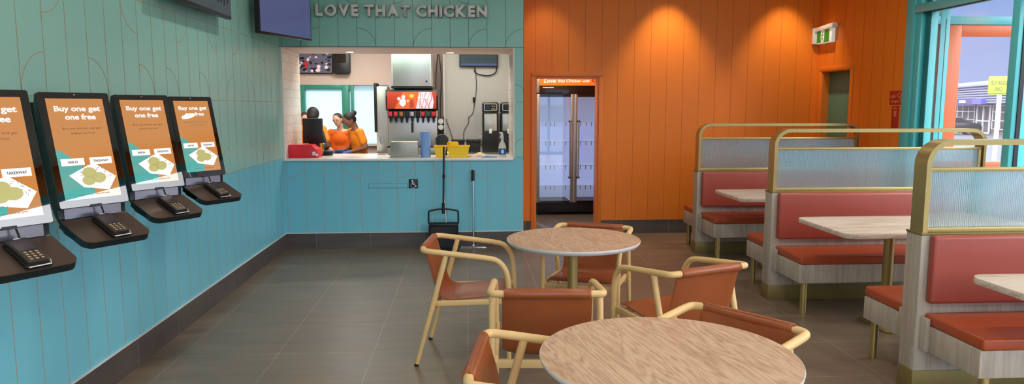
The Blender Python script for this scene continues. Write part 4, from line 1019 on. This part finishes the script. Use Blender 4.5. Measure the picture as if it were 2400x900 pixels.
b = MB().tube(smooth_path([(0, 0, 0), (.01, 0, .5), (-.02, 0, 1.0), (.02, 0, 1.5), (0, 0, 1.81)], 6), .008, seg=8); b.tube(smooth_path([(.05, 0, 0), (.04, 0, .6), (.06, 0, 1.1), (.02, 0, 1.5), (.03, 0, 1.81)], 6), .008, seg=8); b.build('cable', 'black_plastic', t)
b = MB(); b.box(-.02, .02, 0, .09, .06, .42); b.build('service_rail', 'black_matte', t)
t = thing('cup_lid_stack', 'white round lids held in a dark rack beside the soda fountain', 'lids', (-.37, 10.0, .945))
for z in (.45, .37): MB().lathe([(0, 0), (.036, 0), (.038, .008), (.034, .02), (0, .022)], M=Matrix.Translation((0, 0, z)) @ Matrix.Rotation(pi/2, 4, 'X')).build('lid', 'white_plastic', t)
MB().box(-.045, .0, 0, -.030, .03, .52).box(.030, .0, 0, .045, .03, .52).build('rack', 'black_plastic', t)
t = thing('scoop_basket', 'dark octagonal plastic filter basket behind the yellow caddy', 'basket', (-.305, 8.62, CT))
b = MB(); b.prism([(.075*cos(a)*1.1, .175+.085*sin(a)) for a in [radians(22.5+45*k) for k in range(8)]], -.03, .03, 'XZ', bev=.008); b.box(-.06, -.02, 0, .06, .02, .11); b.build('basket', 'kiosk_shell', t)
# tea brewers
def brewer(x, label):
    t = thing('drink_brewer', label, 'drink dispenser', (x, 10.42, .945), 0, 'tall black drink brewers')
    MB().box(-.115, -.10, 0, .115, .22, .30, bev=.01).build('base', 'black_plastic', t)
    MB().box(-.095, -.08, .30, .095, .14, .56, bev=.01).build('tank', 'steel', t)
    MB().box(-.115, .14, .30, .115, .22, .56).box(-.115, -.085, .30, -.098, .14, .56).box(.098, -.085, .30, .115, .14, .56).build('frame', 'black_plastic', t)
    MB().box(-.12, -.11, .56, .12, .22, .72, bev=.025, seg=3).build('head', 'black_gloss', t)
    MB().prism(rrect(-.095, .595, .095, .70, .02), -.114, -.111, 'XZ').build('control_plate', 'steel_soft', t)
    MB().prism(rrect(-.085, .605, .085, .69, .016), -.117, -.113, 'XZ').build('control_panel', 'black_plastic', t)
    MB().cyl((-.04, -.13, .648), (-.04, -.115, .648), .028, seg=20).build('dial', 'black_gloss', t)
    MB().cyl((.03, -.119, .66), (.03, -.116, .66), .012, seg=12).cyl((.06, -.119, .66), (.06, -.116, .66), .010, seg=12).box(.01, -.119, .615, .07, -.117, .63).build('gauge', 'gold', t)
    MB().box(-.02, -.13, .27, .02, -.09, .33, bev=.004).build('tap', 'white_plastic', t)
    return t
w1 = brewer(.335, 'tall black drink brewer against the pale kitchen wall'); w2 = copy_tree(w1); w2.location.x = .60; w2['label'] = 'tall black drink brewer half hidden by the right side of the hatch'
def bin_(x, w_, label):
    t = thing('lidded_bin', label, 'bin', (x, 10.40, .945), 0, 'black lidded bins on the bench')
    MB().box(-w_/2+.01, -.10, 0, w_/2-.01, .12, .14, bev=.012).build('tub', 'black_plastic', t); MB().box(-w_/2, -.11, .14, w_/2, .13, .185, bev=.012).build('lid', 'black_gloss', t)
bin_(-.135, .20, 'left black lidded bin behind the yellow caddy'); bin_(.085, .22, 'right black lidded bin next to the drink brewer')
t = thing('wall_screen', 'dark order screen high on the pale kitchen wall', 'screen', (.175, 10.8, 2.185))
MB().box(-.285, -.06, 0, .285, -.01, .36, bev=.006).build('casing', 'black_plastic', t); MB().box(-.27, -.063, .018, .27, -.0605, .345).build('display', 'tv_dark_glass', t)
MB().box(-.265, -.0645, .022, .265, -.0632, .052).build('task_bar', 'tv_glass', t); MB().box(-.05, -.01, .1, .05, 0, .25).build('wall_mount', 'black_matte', t)
o = MB().tube(smooth_path([(.12, 10.77, 2.18), (.13, 10.77, 2.10), (.30, 10.77, 2.06), (.42, 10.77, 2.10), (.45, 10.77, 2.20)], 6), .008, seg=8).tube(smooth_path([(.13, 10.78, 2.14), (.14, 10.78, 1.9), (.12, 10.78, 1.70), (.08, 10.78, 1.5), (.02, 10.78, 1.44), (.02, 10.78, 1.36), (-.05, 10.78, 1.24), (-.06, 10.78, 1.10), (-.10, 10.78, 1.06), (-.2, 10.78, 1.08), (-.26, 10.78, 1.24), (-.32, 10.78, 1.42)], 6), .0045, seg=8).box(.085, 10.755, 1.66, .115, 10.785, 1.74).build('power_cable', 'rubber')
tag(o, 'thin black power cable drooping from the kitchen order screen', 'cable')
o = MB().prism(rrect(.18, 1.04, .26, 1.16, .01), 10.76, 10.798, 'XZ', bev=.004).build('wall_tap', 'steel_soft'); tag(o, 'small steel wall tap plate beside the drink brewer', 'tap')
t = thing('surveillance_screen', 'wall screen showing camera pictures, upper left in the kitchen', 'screen', (-2.43, 11.9, 2.13))
MB().box(-.31, -.07, 0, .26, -.01, .40, bev=.006).build('casing', 'black_plastic', t); MB().box(-.30, -.073, .014, .25, -.0705, .388).build('display', 'cctv_grey', t)
MB().box(-.1, -.01, .1, .1, 0, .3).build('wall_mount', 'black_matte', t)
b = MB(); rn = random.Random(4)
for k in range(44):
    x = -.27+rn.random()*.48; z = .04+rn.random()*.32; a = rn.random()*pi; q_ = rn.uniform(.012, .045)
    b.slot(k % 3).prism([(x+q_*cos(a+j*1.05)*rn.uniform(.5, 1.2), z+q_*.8*sin(a+j*1.05)*rn.uniform(.5, 1.1)) for j in range(6)], -.0745-k*2e-5, -.0732, 'XZ')
b.build('camera_picture', ['tv_mark', 'black_plastic', 'soda_pink'], t); MB().prism([(-.18, .09), (-.13, .09), (-.14, .20), (-.19, .20)], -.075, -.0732, 'XZ').build('camera_picture', 'red_plastic', t)
t = thing('wall_speaker', 'black rounded speaker on the kitchen wall beside the camera screen', 'speaker', (-2.03, 11.9, 2.12))
MB().prism(rrect(-.125, 0, .14, .40, .05), -.13, -.001, 'XZ', bev=.008).build('body', 'black_plastic', t); MB().prism(rrect(-.085, .18, .085, .37, .03), -.136, -.13, 'XZ').build('front_plate', 'black_gloss', t)
# ================================================================== DISPLAY FRIDGE
FY = 10.40
t = thing('display_fridge', 'two-door glass display fridge with an orange header', 'fridge', (1.56, FY, 0))
hw = .55
b = MB().box(-hw, .04, .10, -hw+.04, .68, 2.05).box(hw-.04, .04, .10, hw, .68, 2.05).box(-hw, .64, .10, hw, .68, 2.05).box(-hw, .04, .10, hw, .68, .19).box(-hw, .04, 1.79, hw, .68, 2.08)
b.build('cabinet', 'black_plastic', t)
MB().box(-hw, .0, .04, hw, .06, .19, bev=.004).build('kick_grille', 'black_matte', t)
MB().box(-hw, .0, 1.77, hw, .06, 1.905, bev=.004).build('black_band', 'black_gloss', t)
hp = MB().box(-hw+.0, -.01, 1.905, hw, .05, 2.07, bev=.004).build('header_panel', 'header_orange', t)
Mf = frame((0, -.011, 0), (1, 0, 0), (0, 0, 1))
text('header_text', 'Love', -.448, -.27, 1.945, .058, Mf, 'header_white', hp, bold=.016, shear=.3); text('header_text', 'that Chicken with', -.245, .235, 1.951, .042, Mf, 'header_white', hp, bold=.016)
text('header_text', 'C', .262, .335, 1.950, .062, Mf, 'notice_red', hp, bold=.01)
MB().box(-.46, -.002, 1.87, -.30, -.0002, 1.885).build('maker_mark', 'white_plastic', t)
MB().box(-hw+.045, .60, .19, hw-.045, .635, 1.78).box(-hw+.042, .08, .192, -hw+.05, .6, 1.78).box(hw-.05, .08, .192, hw-.042, .6, 1.78).box(-.03, .10, .19, .03, .6, 1.78).build('inner_lining', 'fridge_inner', t)
for z in (.42, .72, 1.08, 1.36): 
    s_ = MB().box(-hw+.05, .10, z, hw-.05, .60, z+.012).build('shelf', 'fridge_inner', t)
    c_ = MB()
    for x in (-.40, -.33, -.27, -.10, .12, .20, .28, .36): c_.box(x-.004, .095, z-.05, x+.004, .1, z+.01)
    c_.build('price_clips', 'black_plastic', s_)
for sx, x0, x1 in ((-1, -hw, -.004), (1, .004, hw)):
    d = MB(); ih = -.034 if sx < 0 else .034
    d.box(x0, -.03, .19, x0+.045, .0, 1.78, bev=.004).box(x1-.045, -.03, .19, x1, .0, 1.78, bev=.004); dr = d.build('door', 'steel_tan', t)
    MB().box(x0+.045, -.02, .19, x1-.045, -.005, .215).box(x0+.045, -.02, 1.74, x1-.045, -.005, 1.78).build('door_rail', 'black_gloss', dr)
    MB().box(x0+.045, -.016, .215, x1-.045, -.010, 1.74).build('glass', 'fridge_glass', dr)
    hx = -.062 if sx < 0 else .062
    MB().cyl((hx, -.075, .55), (hx, -.075, 1.40), .012, seg=12).build('handle', 'steel_tan', dr)
    MB().box(hx-.02, -.085, .55, hx+.02, -.02, .575).box(hx-.02, -.085, 1.375, hx+.02, -.02, 1.40).build('handle_bracket', 'black_plastic', dr)
for x in (-hw+.05, hw-.05):
    for y in (.06, .6): MB().cyl((x-.015, y, .04), (x+.015, y, .04), .04, seg=18).box(x-.022, y-.02, .04, x+.022, y+.02, .105).build('castor', 'black_matte', t)
MB().box(-hw-.002, -.03, 1.80, -hw+.042, -.0, 2.07, bev=.003).build('corner_post', 'steel_tan', t)

# ================================================================== OUTSIDE
t = thing('lobby_sign', 'lime yellow sign board on a white pole outside', 'sign', (10.93, 14.0, -.66))
MB().cyl((-.05, .03, 0), (-.05, .03, 2.87), .042, seg=18).build('pole', 'white_plastic', t)
MB().prism(rrect(-.34, 2.50, .08, 2.875, .04), -.03, -.01, 'XZ', bev=.004).build('board', 'sign_lime', t)
Ms2 = frame((0, -.031, 0), (1, 0, 0), (0, 0, 1))
text('sign_text', 'LOOK FOR', -.30, .045, 2.70, .085, Ms2, 'sign_ink', t, mirror=True); text('sign_text', 'CARS', -.21, -.045, 2.575, .082, Ms2, 'sign_ink', t, mirror=True)
text_o = KIDS(t)
b = MB()
b.build if False else None
MB().tube([(-.31, -.033, 2.525), (.06, -.033, 2.525)], .004, seg=6).build('border_line', 'sign_ink', t)
# shop building across the car park
SX = (11.5, 16.3, 18.4, 14.8, 18.0)
P0 = Vector((49.5, 74.0, -.66)); P1 = Vector((42.3, 53.0, -.66)); ang = math.atan2(P1.y-P0.y, P1.x-P0.x); LB = (P1-P0).length
t = thing('shop_building', 'low shop with a ribbed grey fascia across the car park', 'building', P0, ang)
MB().box(-8, .0, 0, LB+8, 12, 2.9).build('wall', 'brick_dark', t)
MB().box(-8.5, -1.0, 3.95, LB+9, 12.5, 4.35, bev=.1).build('roof', 'roof_white', t)
b = MB()
for k in range(7): b.box(-8.4, -.65-.03*k, 2.55+k*.2, LB+8.6, 0, 2.55+k*.2+.13)
b.box(-8.4, -.5, 2.5, LB+8.6, 0, 3.95); b.build('ribbed_fascia', 'corrugated', t)
MB().box(SX[0], -1.0, 2.42, SX[1], -.62, 2.98).build('name_board', 'fascia_purple', t); MB().box(SX[1], -1.0, 2.46, SX[2], -.62, 2.94).build('name_board', 'fascia_violet', t)
MB().box(SX[0]+1.6, -1.03, 2.58, SX[1]-1.6, -1.0, 2.82).build('board_text', 'white_plastic', t)
for x0, x1 in ((-6, -.5), (.4, SX[3]-.6), (SX[4]+.4, LB+6)):
    g = MB().box(x0, -.05, .4, x1, .0, 2.4).build('shop_window', 'shop_glass', t); f_ = MB()
    n_ = max(2, int((x1-x0)/1.5))
    for k in range(n_+1): f_.box(x0+(x1-x0)*k/n_-.05, -.10, .4, x0+(x1-x0)*k/n_+.05, -.05, 2.4)
    for z in (.4, 1.1, 1.8, 2.35): f_.box(x0, -.11, z, x1, -.05, z+.05)
    f_.build('window_frame', 'shop_frame', g)
d_ = MB().box(SX[3], -.05, 0, SX[4], 0, 2.4).build('door', 'shop_glass', t); f_ = MB()
for k in range(3):
    x = SX[3]+(SX[4]-SX[3]-.2)*k/2; f_.box(x, -.14, 0, x+.2, -.05, 2.3)
for z in (0, 1.0, 2.3): f_.box(SX[3], -.145, z, SX[4], -.05, z+.1)
f_.build('door_frame', 'shop_frame', d_)
def car(x, y, rz, m_, label, window='car_glass'):
    t = thing('parked_car', label, 'car', (x, y, -.66), rz)
    body = [(-2.1, .28), (-2.15, .62), (-1.95, .86), (-1.25, .95), (-.75, 1.38), (.75, 1.44), (1.45, 1.02), (2.05, .92), (2.2, .62), (2.15, .28)]
    MB().prism(body, -.85, .85, 'XZ', bev=.09).build('body', m_, t)
    MB().prism([(-1.05, .98), (-.68, 1.32), (.68, 1.37), (1.20, 1.0)], -.87, .87, 'XZ').build('side_glass', window, t)
    for s in (-1, 1): MB().box(2.10 if s > 0 else -2.2, -.6, .62, 2.2 if s > 0 else -2.1, .6, .78).build('light', 'car_white', t)
    for x_ in (-1.35, 1.35):
        for y_ in (-.86, .68):
            wh = MB().cyl((x_, y_, .32), (x_, y_+.2, .32), .32, seg=24).build('wheel', 'rubber', t)
            MB().cyl((x_, y_-.012, .32), (x_, y_+.21, .32), .19, seg=16).build('hub_cap', 'steel_soft', wh)
    return t
car(39.3, 56.0, radians(-25), 'car_grey', 'dark car parked outside, seen through the entrance glass')
o = MB().box(23.7, 37.5, 1.6, 24.9, 37.6, 2.9).build('poster_board', 'sign_yellow')
o2 = MB().box(-.3, -.0, 0, .3, .1, .6, bev=.02)
bpy.data.objects.remove(o)
t = thing('yellow_sign', 'pale yellow sign on a post seen through the narrow pane', 'sign', (20.15, 30.0, -.66))
o2.build('board', 'sign_yellow', t); KIDS(t)[0].location = (0, 0, 1.95)
MB().cyl((0, .1, 0), (0, .1, 2.6), .05, seg=10).build('post', 'steel_soft', t)
def bush(x, y, r, label):
    tb = bmesh.new(); bmesh.ops.create_icosphere(tb, subdivisions=4, radius=r); rn = random.Random(int(x*7))
    for v in tb.verts: v.co *= 1+.25*rn.uniform(-1, 1); v.co.z *= .8
    b = MB(); b._add(tb, None, False); o = b.build('bush', 'leaf'); o.location = (x, y, -.66+r*.55); tag(o, label, 'bush')
bush(42.6, 58.6, .7, 'low olive bush before the shop door across the car park')
t = thing('utility_box', 'small white box on the pavement beside the sign pole', 'box', (16.1, 20.0, -.66))
MB().box(-.2, -.15, 0, .2, .15, .95, bev=.02).build('case', 'white_plastic', t); MB().box(-.17, -.16, .1, .17, -.15, .85).build('door', 'steel_soft', t)
# ================================================================== STAFF IN THE KITCHEN
def blob(name, caps, balls, m, parent, voxel=.011, label=None, smooth_it=4):
    b = MB()
    for p0, p1, r0, r1 in caps:
        b.sphere(p0, r0, seg=16); b.sphere(p1, r1, seg=16)
        if (Vector(p1)-Vector(p0)).length > 1e-4: b.cyl(p0, p1, r0, r1, seg=16)
    for c, r3, M in balls: b.sphere((0, 0, 0), 1, r3, seg=20, M=Matrix.Translation(c) @ (M or Matrix.Identity(4)))
    o = b.build(name, m, autosmooth=False)
    md = o.modifiers.new('r', 'REMESH'); md.mode = 'VOXEL'; md.voxel_size = voxel; md.use_smooth_shade = True
    md = o.modifiers.new('s', 'SMOOTH'); md.iterations = smooth_it; md.factor = .5
    dg = bpy.context.evaluated_depsgraph_get(); dg.update()
    me = bpy.data.meshes.new_from_object(o.evaluated_get(dg)); old = o.data; o.modifiers.clear(); o.data = me; bpy.data.meshes.remove(old)
    if not me.materials: me.materials.append(MATS[m])
    for p in me.polygons: p.use_smooth = True
    if parent: o.parent = parent
    if label: o['label'] = label
    return o
def V3(*a): return Vector(a)
def person(label, loc, rz, arms, skin, hair, shirt, head_pitch=0, head_turn=0, head_roll=0, lean=0, hairdo='short', height=1.62, sleeve=None):
    t = thing('person', label, 'person', loc, rz); k = height/1.63
    S_ = lambda v: Vector(v)*k
    Ln = Matrix.Rotation(radians(lean), 4, 'X')           # lean forward about the hips (towards -Y)
    piv = S_((0, 0, .92))
    def U(v): return piv + Ln @ (S_(v)-piv)
    neck0, neck1 = U((0, .01, 1.33)), U((0, -.005, 1.43))
    HR = Matrix.Rotation(radians(head_turn), 4, 'Z') @ Matrix.Rotation(radians(head_pitch), 4, 'X') @ Matrix.Rotation(radians(head_roll), 4, 'Y')
    def Hd(v): return neck1 + HR @ (Vector(v)*k)
    hb = [(Hd((0, -.012, .105)), (.074*k, .090*k, .098*k), HR), (Hd((0, -.040, .045)), (.052*k, .055*k, .055*k), HR), (Hd((0, -.098, .075)), (.012*k, .016*k, .020*k), HR),
          (Hd((-.075, .0, .085)), (.010*k, .018*k, .028*k), HR), (Hd((.075, .0, .085)), (.010*k, .018*k, .028*k), HR), (Hd((0, -.085, .012)), (.022*k, .014*k, .014*k), HR)]
    sh = {s: U((s*.165, .0, 1.31)) for s in (-1, 1)}
    caps = [(neck0, neck1, .055*k, .048*k), (U((0, 0, .98)), U((0, 0, 1.22)), .085*k, .095*k)]
    caps += [(S_((s*.085, 0, .88)), S_((s*.09, -.01, .48)), .082*k, .055*k) for s in (-1, 1)] + [(S_((s*.09, -.01, .48)), S_((s*.09, .02, .10)), .055*k, .036*k) for s in (-1, 1)]
    balls = hb+[(S_((0, 0, .90)), (.135*k, .090*k, .10*k), None), (U((0, 0, 1.20)), (.145*k, .085*k, .14*k), Ln)]
    shirtcaps = []; gl = []
    for s, (el, hd, curl) in arms.items():
        el = Vector(el)*k; hd = Vector(hd)*k
        caps += [(sh[s], el, .047*k, .038*k), (el, hd, .037*k, .025*k), (U((s*.06, 0, 1.31)), sh[s], .06*k, .055*k)]
        mid = sh[s].lerp(el, .62); shirtcaps += [(sh[s], mid, .060*k, .058*k), (U((s*.05, 0, 1.29)), sh[s], .068*k, .061*k), (U((s*.085, 0, 1.22)), S_((s*.080, 0, .88)), .078*k, .088*k)]
        gl.append((s, el, hd, curl))
    body = blob('body', caps, balls, skin, t)
    sb = [(U((0, 0, 1.19)), (.160*k, .108*k, .16*k), Ln), (U((0, 0, 1.02)), (.150*k, .108*k, .16*k), Ln), (S_((0, 0, .90)), (.160*k, .118*k, .12*k), None)]
    blob('shirt', shirtcaps, sb, shirt, t)
    blob('trousers', [(S_((s*.085, 0, .86)), S_((s*.09, -.01, .48)), .095*k, .070*k) for s in (-1, 1)]+[(S_((s*.09, -.01, .48)), S_((s*.09, .02, .12)), .070*k, .056*k) for s in (-1, 1)], [(S_((0, 0, .88)), (.155*k, .115*k, .09*k), None)], 'trouser_black', t, voxel=.016)
    for s in (-1, 1): blob('shoe', [(S_((s*.09, .03, .045)), S_((s*.095, -.12, .035)), .045*k, .034*k)], [(S_((s*.09, .02, .07)), (.042, .05, .05), None)], 'rubber', t, voxel=.014)
    # gloved hands: palm, four fingers with bent knuckles, thumb
    for s, el, hd, curl in gl:
        d = (hd-el).normalized(); side = d.cross(Vector((0, -1, 0))); side = side.normalized() if side.length > .1 else Vector((1, 0, 0)); nrm = side.cross(d).normalized()
        cp = [(hd-d*.03, hd, .027, .028)]
        for i in range(-2, 2):
            o_ = side*(i+.5)*.019; a = hd+d*.03+o_
            cp.append((hd+o_*.8, a, .015, .0125))
            ln = (.055, .068, .064, .050)[i+2]; d2 = (d+nrm*curl).normalized(); b_ = a+d2*ln*.55; d3 = (d2+nrm*curl*1.3).normalized()
            cp += [(a, b_, .0098, .009), (b_, b_+d3*ln*.5, .009, .0078)]
        th0 = hd+side*s*.030*(-1); dt = (d*.6+side*s*(-1)*.75+nrm*.3).normalized(); cp += [(hd-d*.0, th0+d*.005, .016, .013), (th0+d*.005, th0+dt*.035, .0125, .0105), (th0+dt*.035, th0+(dt+d*.7).normalized()*.062, .0105, .009)]
        blob('glove', cp, [(hd+d*.012, (.030, .030, .030), None)], 'glove_blue', t, voxel=.006, smooth_it=2)
    # hair
    hs_ = {'short': [(Hd((0, .010, .125)), (.082*k, .094*k, .090*k), HR), (Hd((0, .035, .085)), (.074*k, .066*k, .080*k), HR)],
           'curly': [(Hd((0, .015, .120)), (.092*k, .105*k, .102*k), HR), (Hd((0, .045, .075)), (.080*k, .070*k, .085*k), HR)],
           'bun': [(Hd((0, .012, .122)), (.082*k, .096*k, .092*k), HR), (Hd((0, .035, .085)), (.072*k, .066*k, .078*k), HR), (Hd((0, .125, .125)), (.042*k, .040*k, .042*k), HR), (Hd((0, .090, .12)), (.022*k, .030*k, .022*k), HR)]}[hairdo]
    blob('hair', [], hs_, hair, t, voxel=.009)
    for s in (-1, 1):
        MB().sphere((0, 0, 0), 1, (.011*k, .004*k, .0055*k), seg=10, M=Matrix.Translation(Hd((s*.028, -.0935, .098))) @ HR).build('eye', 'hair_black', t)
        MB().sphere((0, 0, 0), 1, (.017*k, .004*k, .004*k), seg=10, M=Matrix.Translation(Hd((s*.029, -.094, .117))) @ HR).build('eyebrow', 'hair_brown', t)
    MB().sphere((0, 0, 0), 1, (.020*k, .005*k, .006*k), seg=10, M=Matrix.Translation(Hd((0, -.094, .038))) @ HR).build('mouth', 'lip_colour', t)
    if sleeve:
        el = Vector(arms[sleeve][0])*k; a = sh[sleeve].lerp(el, .66); hd = Vector(arms[sleeve][1])*k
        blob('arm_sleeve', [(a, el, .048*k, .043*k), (el, el.lerp(hd, .25), .043*k, .040*k)], [], 'black_matte', t)
    return t
# arms: side -> (elbow, wrist, finger curl) in the person's own frame, facing -y
person('person in an orange shirt with short black hair, back turned, behind the black printer', (-2.27, 10.50, 0), radians(172),
       {-1: ((-.25, -.02, 1.06), (-.14, -.24, .99), .7), 1: ((.26, -.02, 1.06), (.13, -.24, .99), .7)}, 'skin_dark', 'hair_black', 'shirt_amber', head_pitch=22, lean=10, hairdo='curly', height=1.59)
person('person with dark brown hair mostly hidden behind the black-haired person', (-2.52, 11.22, 0), radians(20),
       {-1: ((-.25, -.02, 1.06), (-.14, -.24, .99), .7), 1: ((.26, -.02, 1.06), (.13, -.24, .99), .7)}, 'skin_light', 'hair_brown', 'shirt_amber', head_pitch=16, lean=4, hairdo='short', height=1.51)
person('person in a bright orange shirt facing the camera, head tilted, blue gloves', (-1.95, 11.15, 0), radians(-4),
       {-1: ((-.235, -.03, 1.08), (-.07, -.20, .985), .6), 1: ((.235, -.03, 1.08), (.07, -.20, .985), .6)}, 'skin_light', 'hair_brown', 'shirt_bright', head_pitch=12, head_turn=-14, head_roll=-14, lean=5, hairdo='short', height=1.50)
person('person in an orange shirt with a dark hair bun, bowed head and blue gloves', (-1.57, 10.62, 0), radians(-58),
       {-1: ((-.24, -.01, 1.08), (-.12, -.28, 1.0), .6), 1: ((.25, -.03, 1.07), (.10, -.24, .99), .6)}, 'skin_brown', 'hair_black', 'shirt_amber', head_pitch=42, lean=12, hairdo='bun', height=1.545, sleeve=-1)
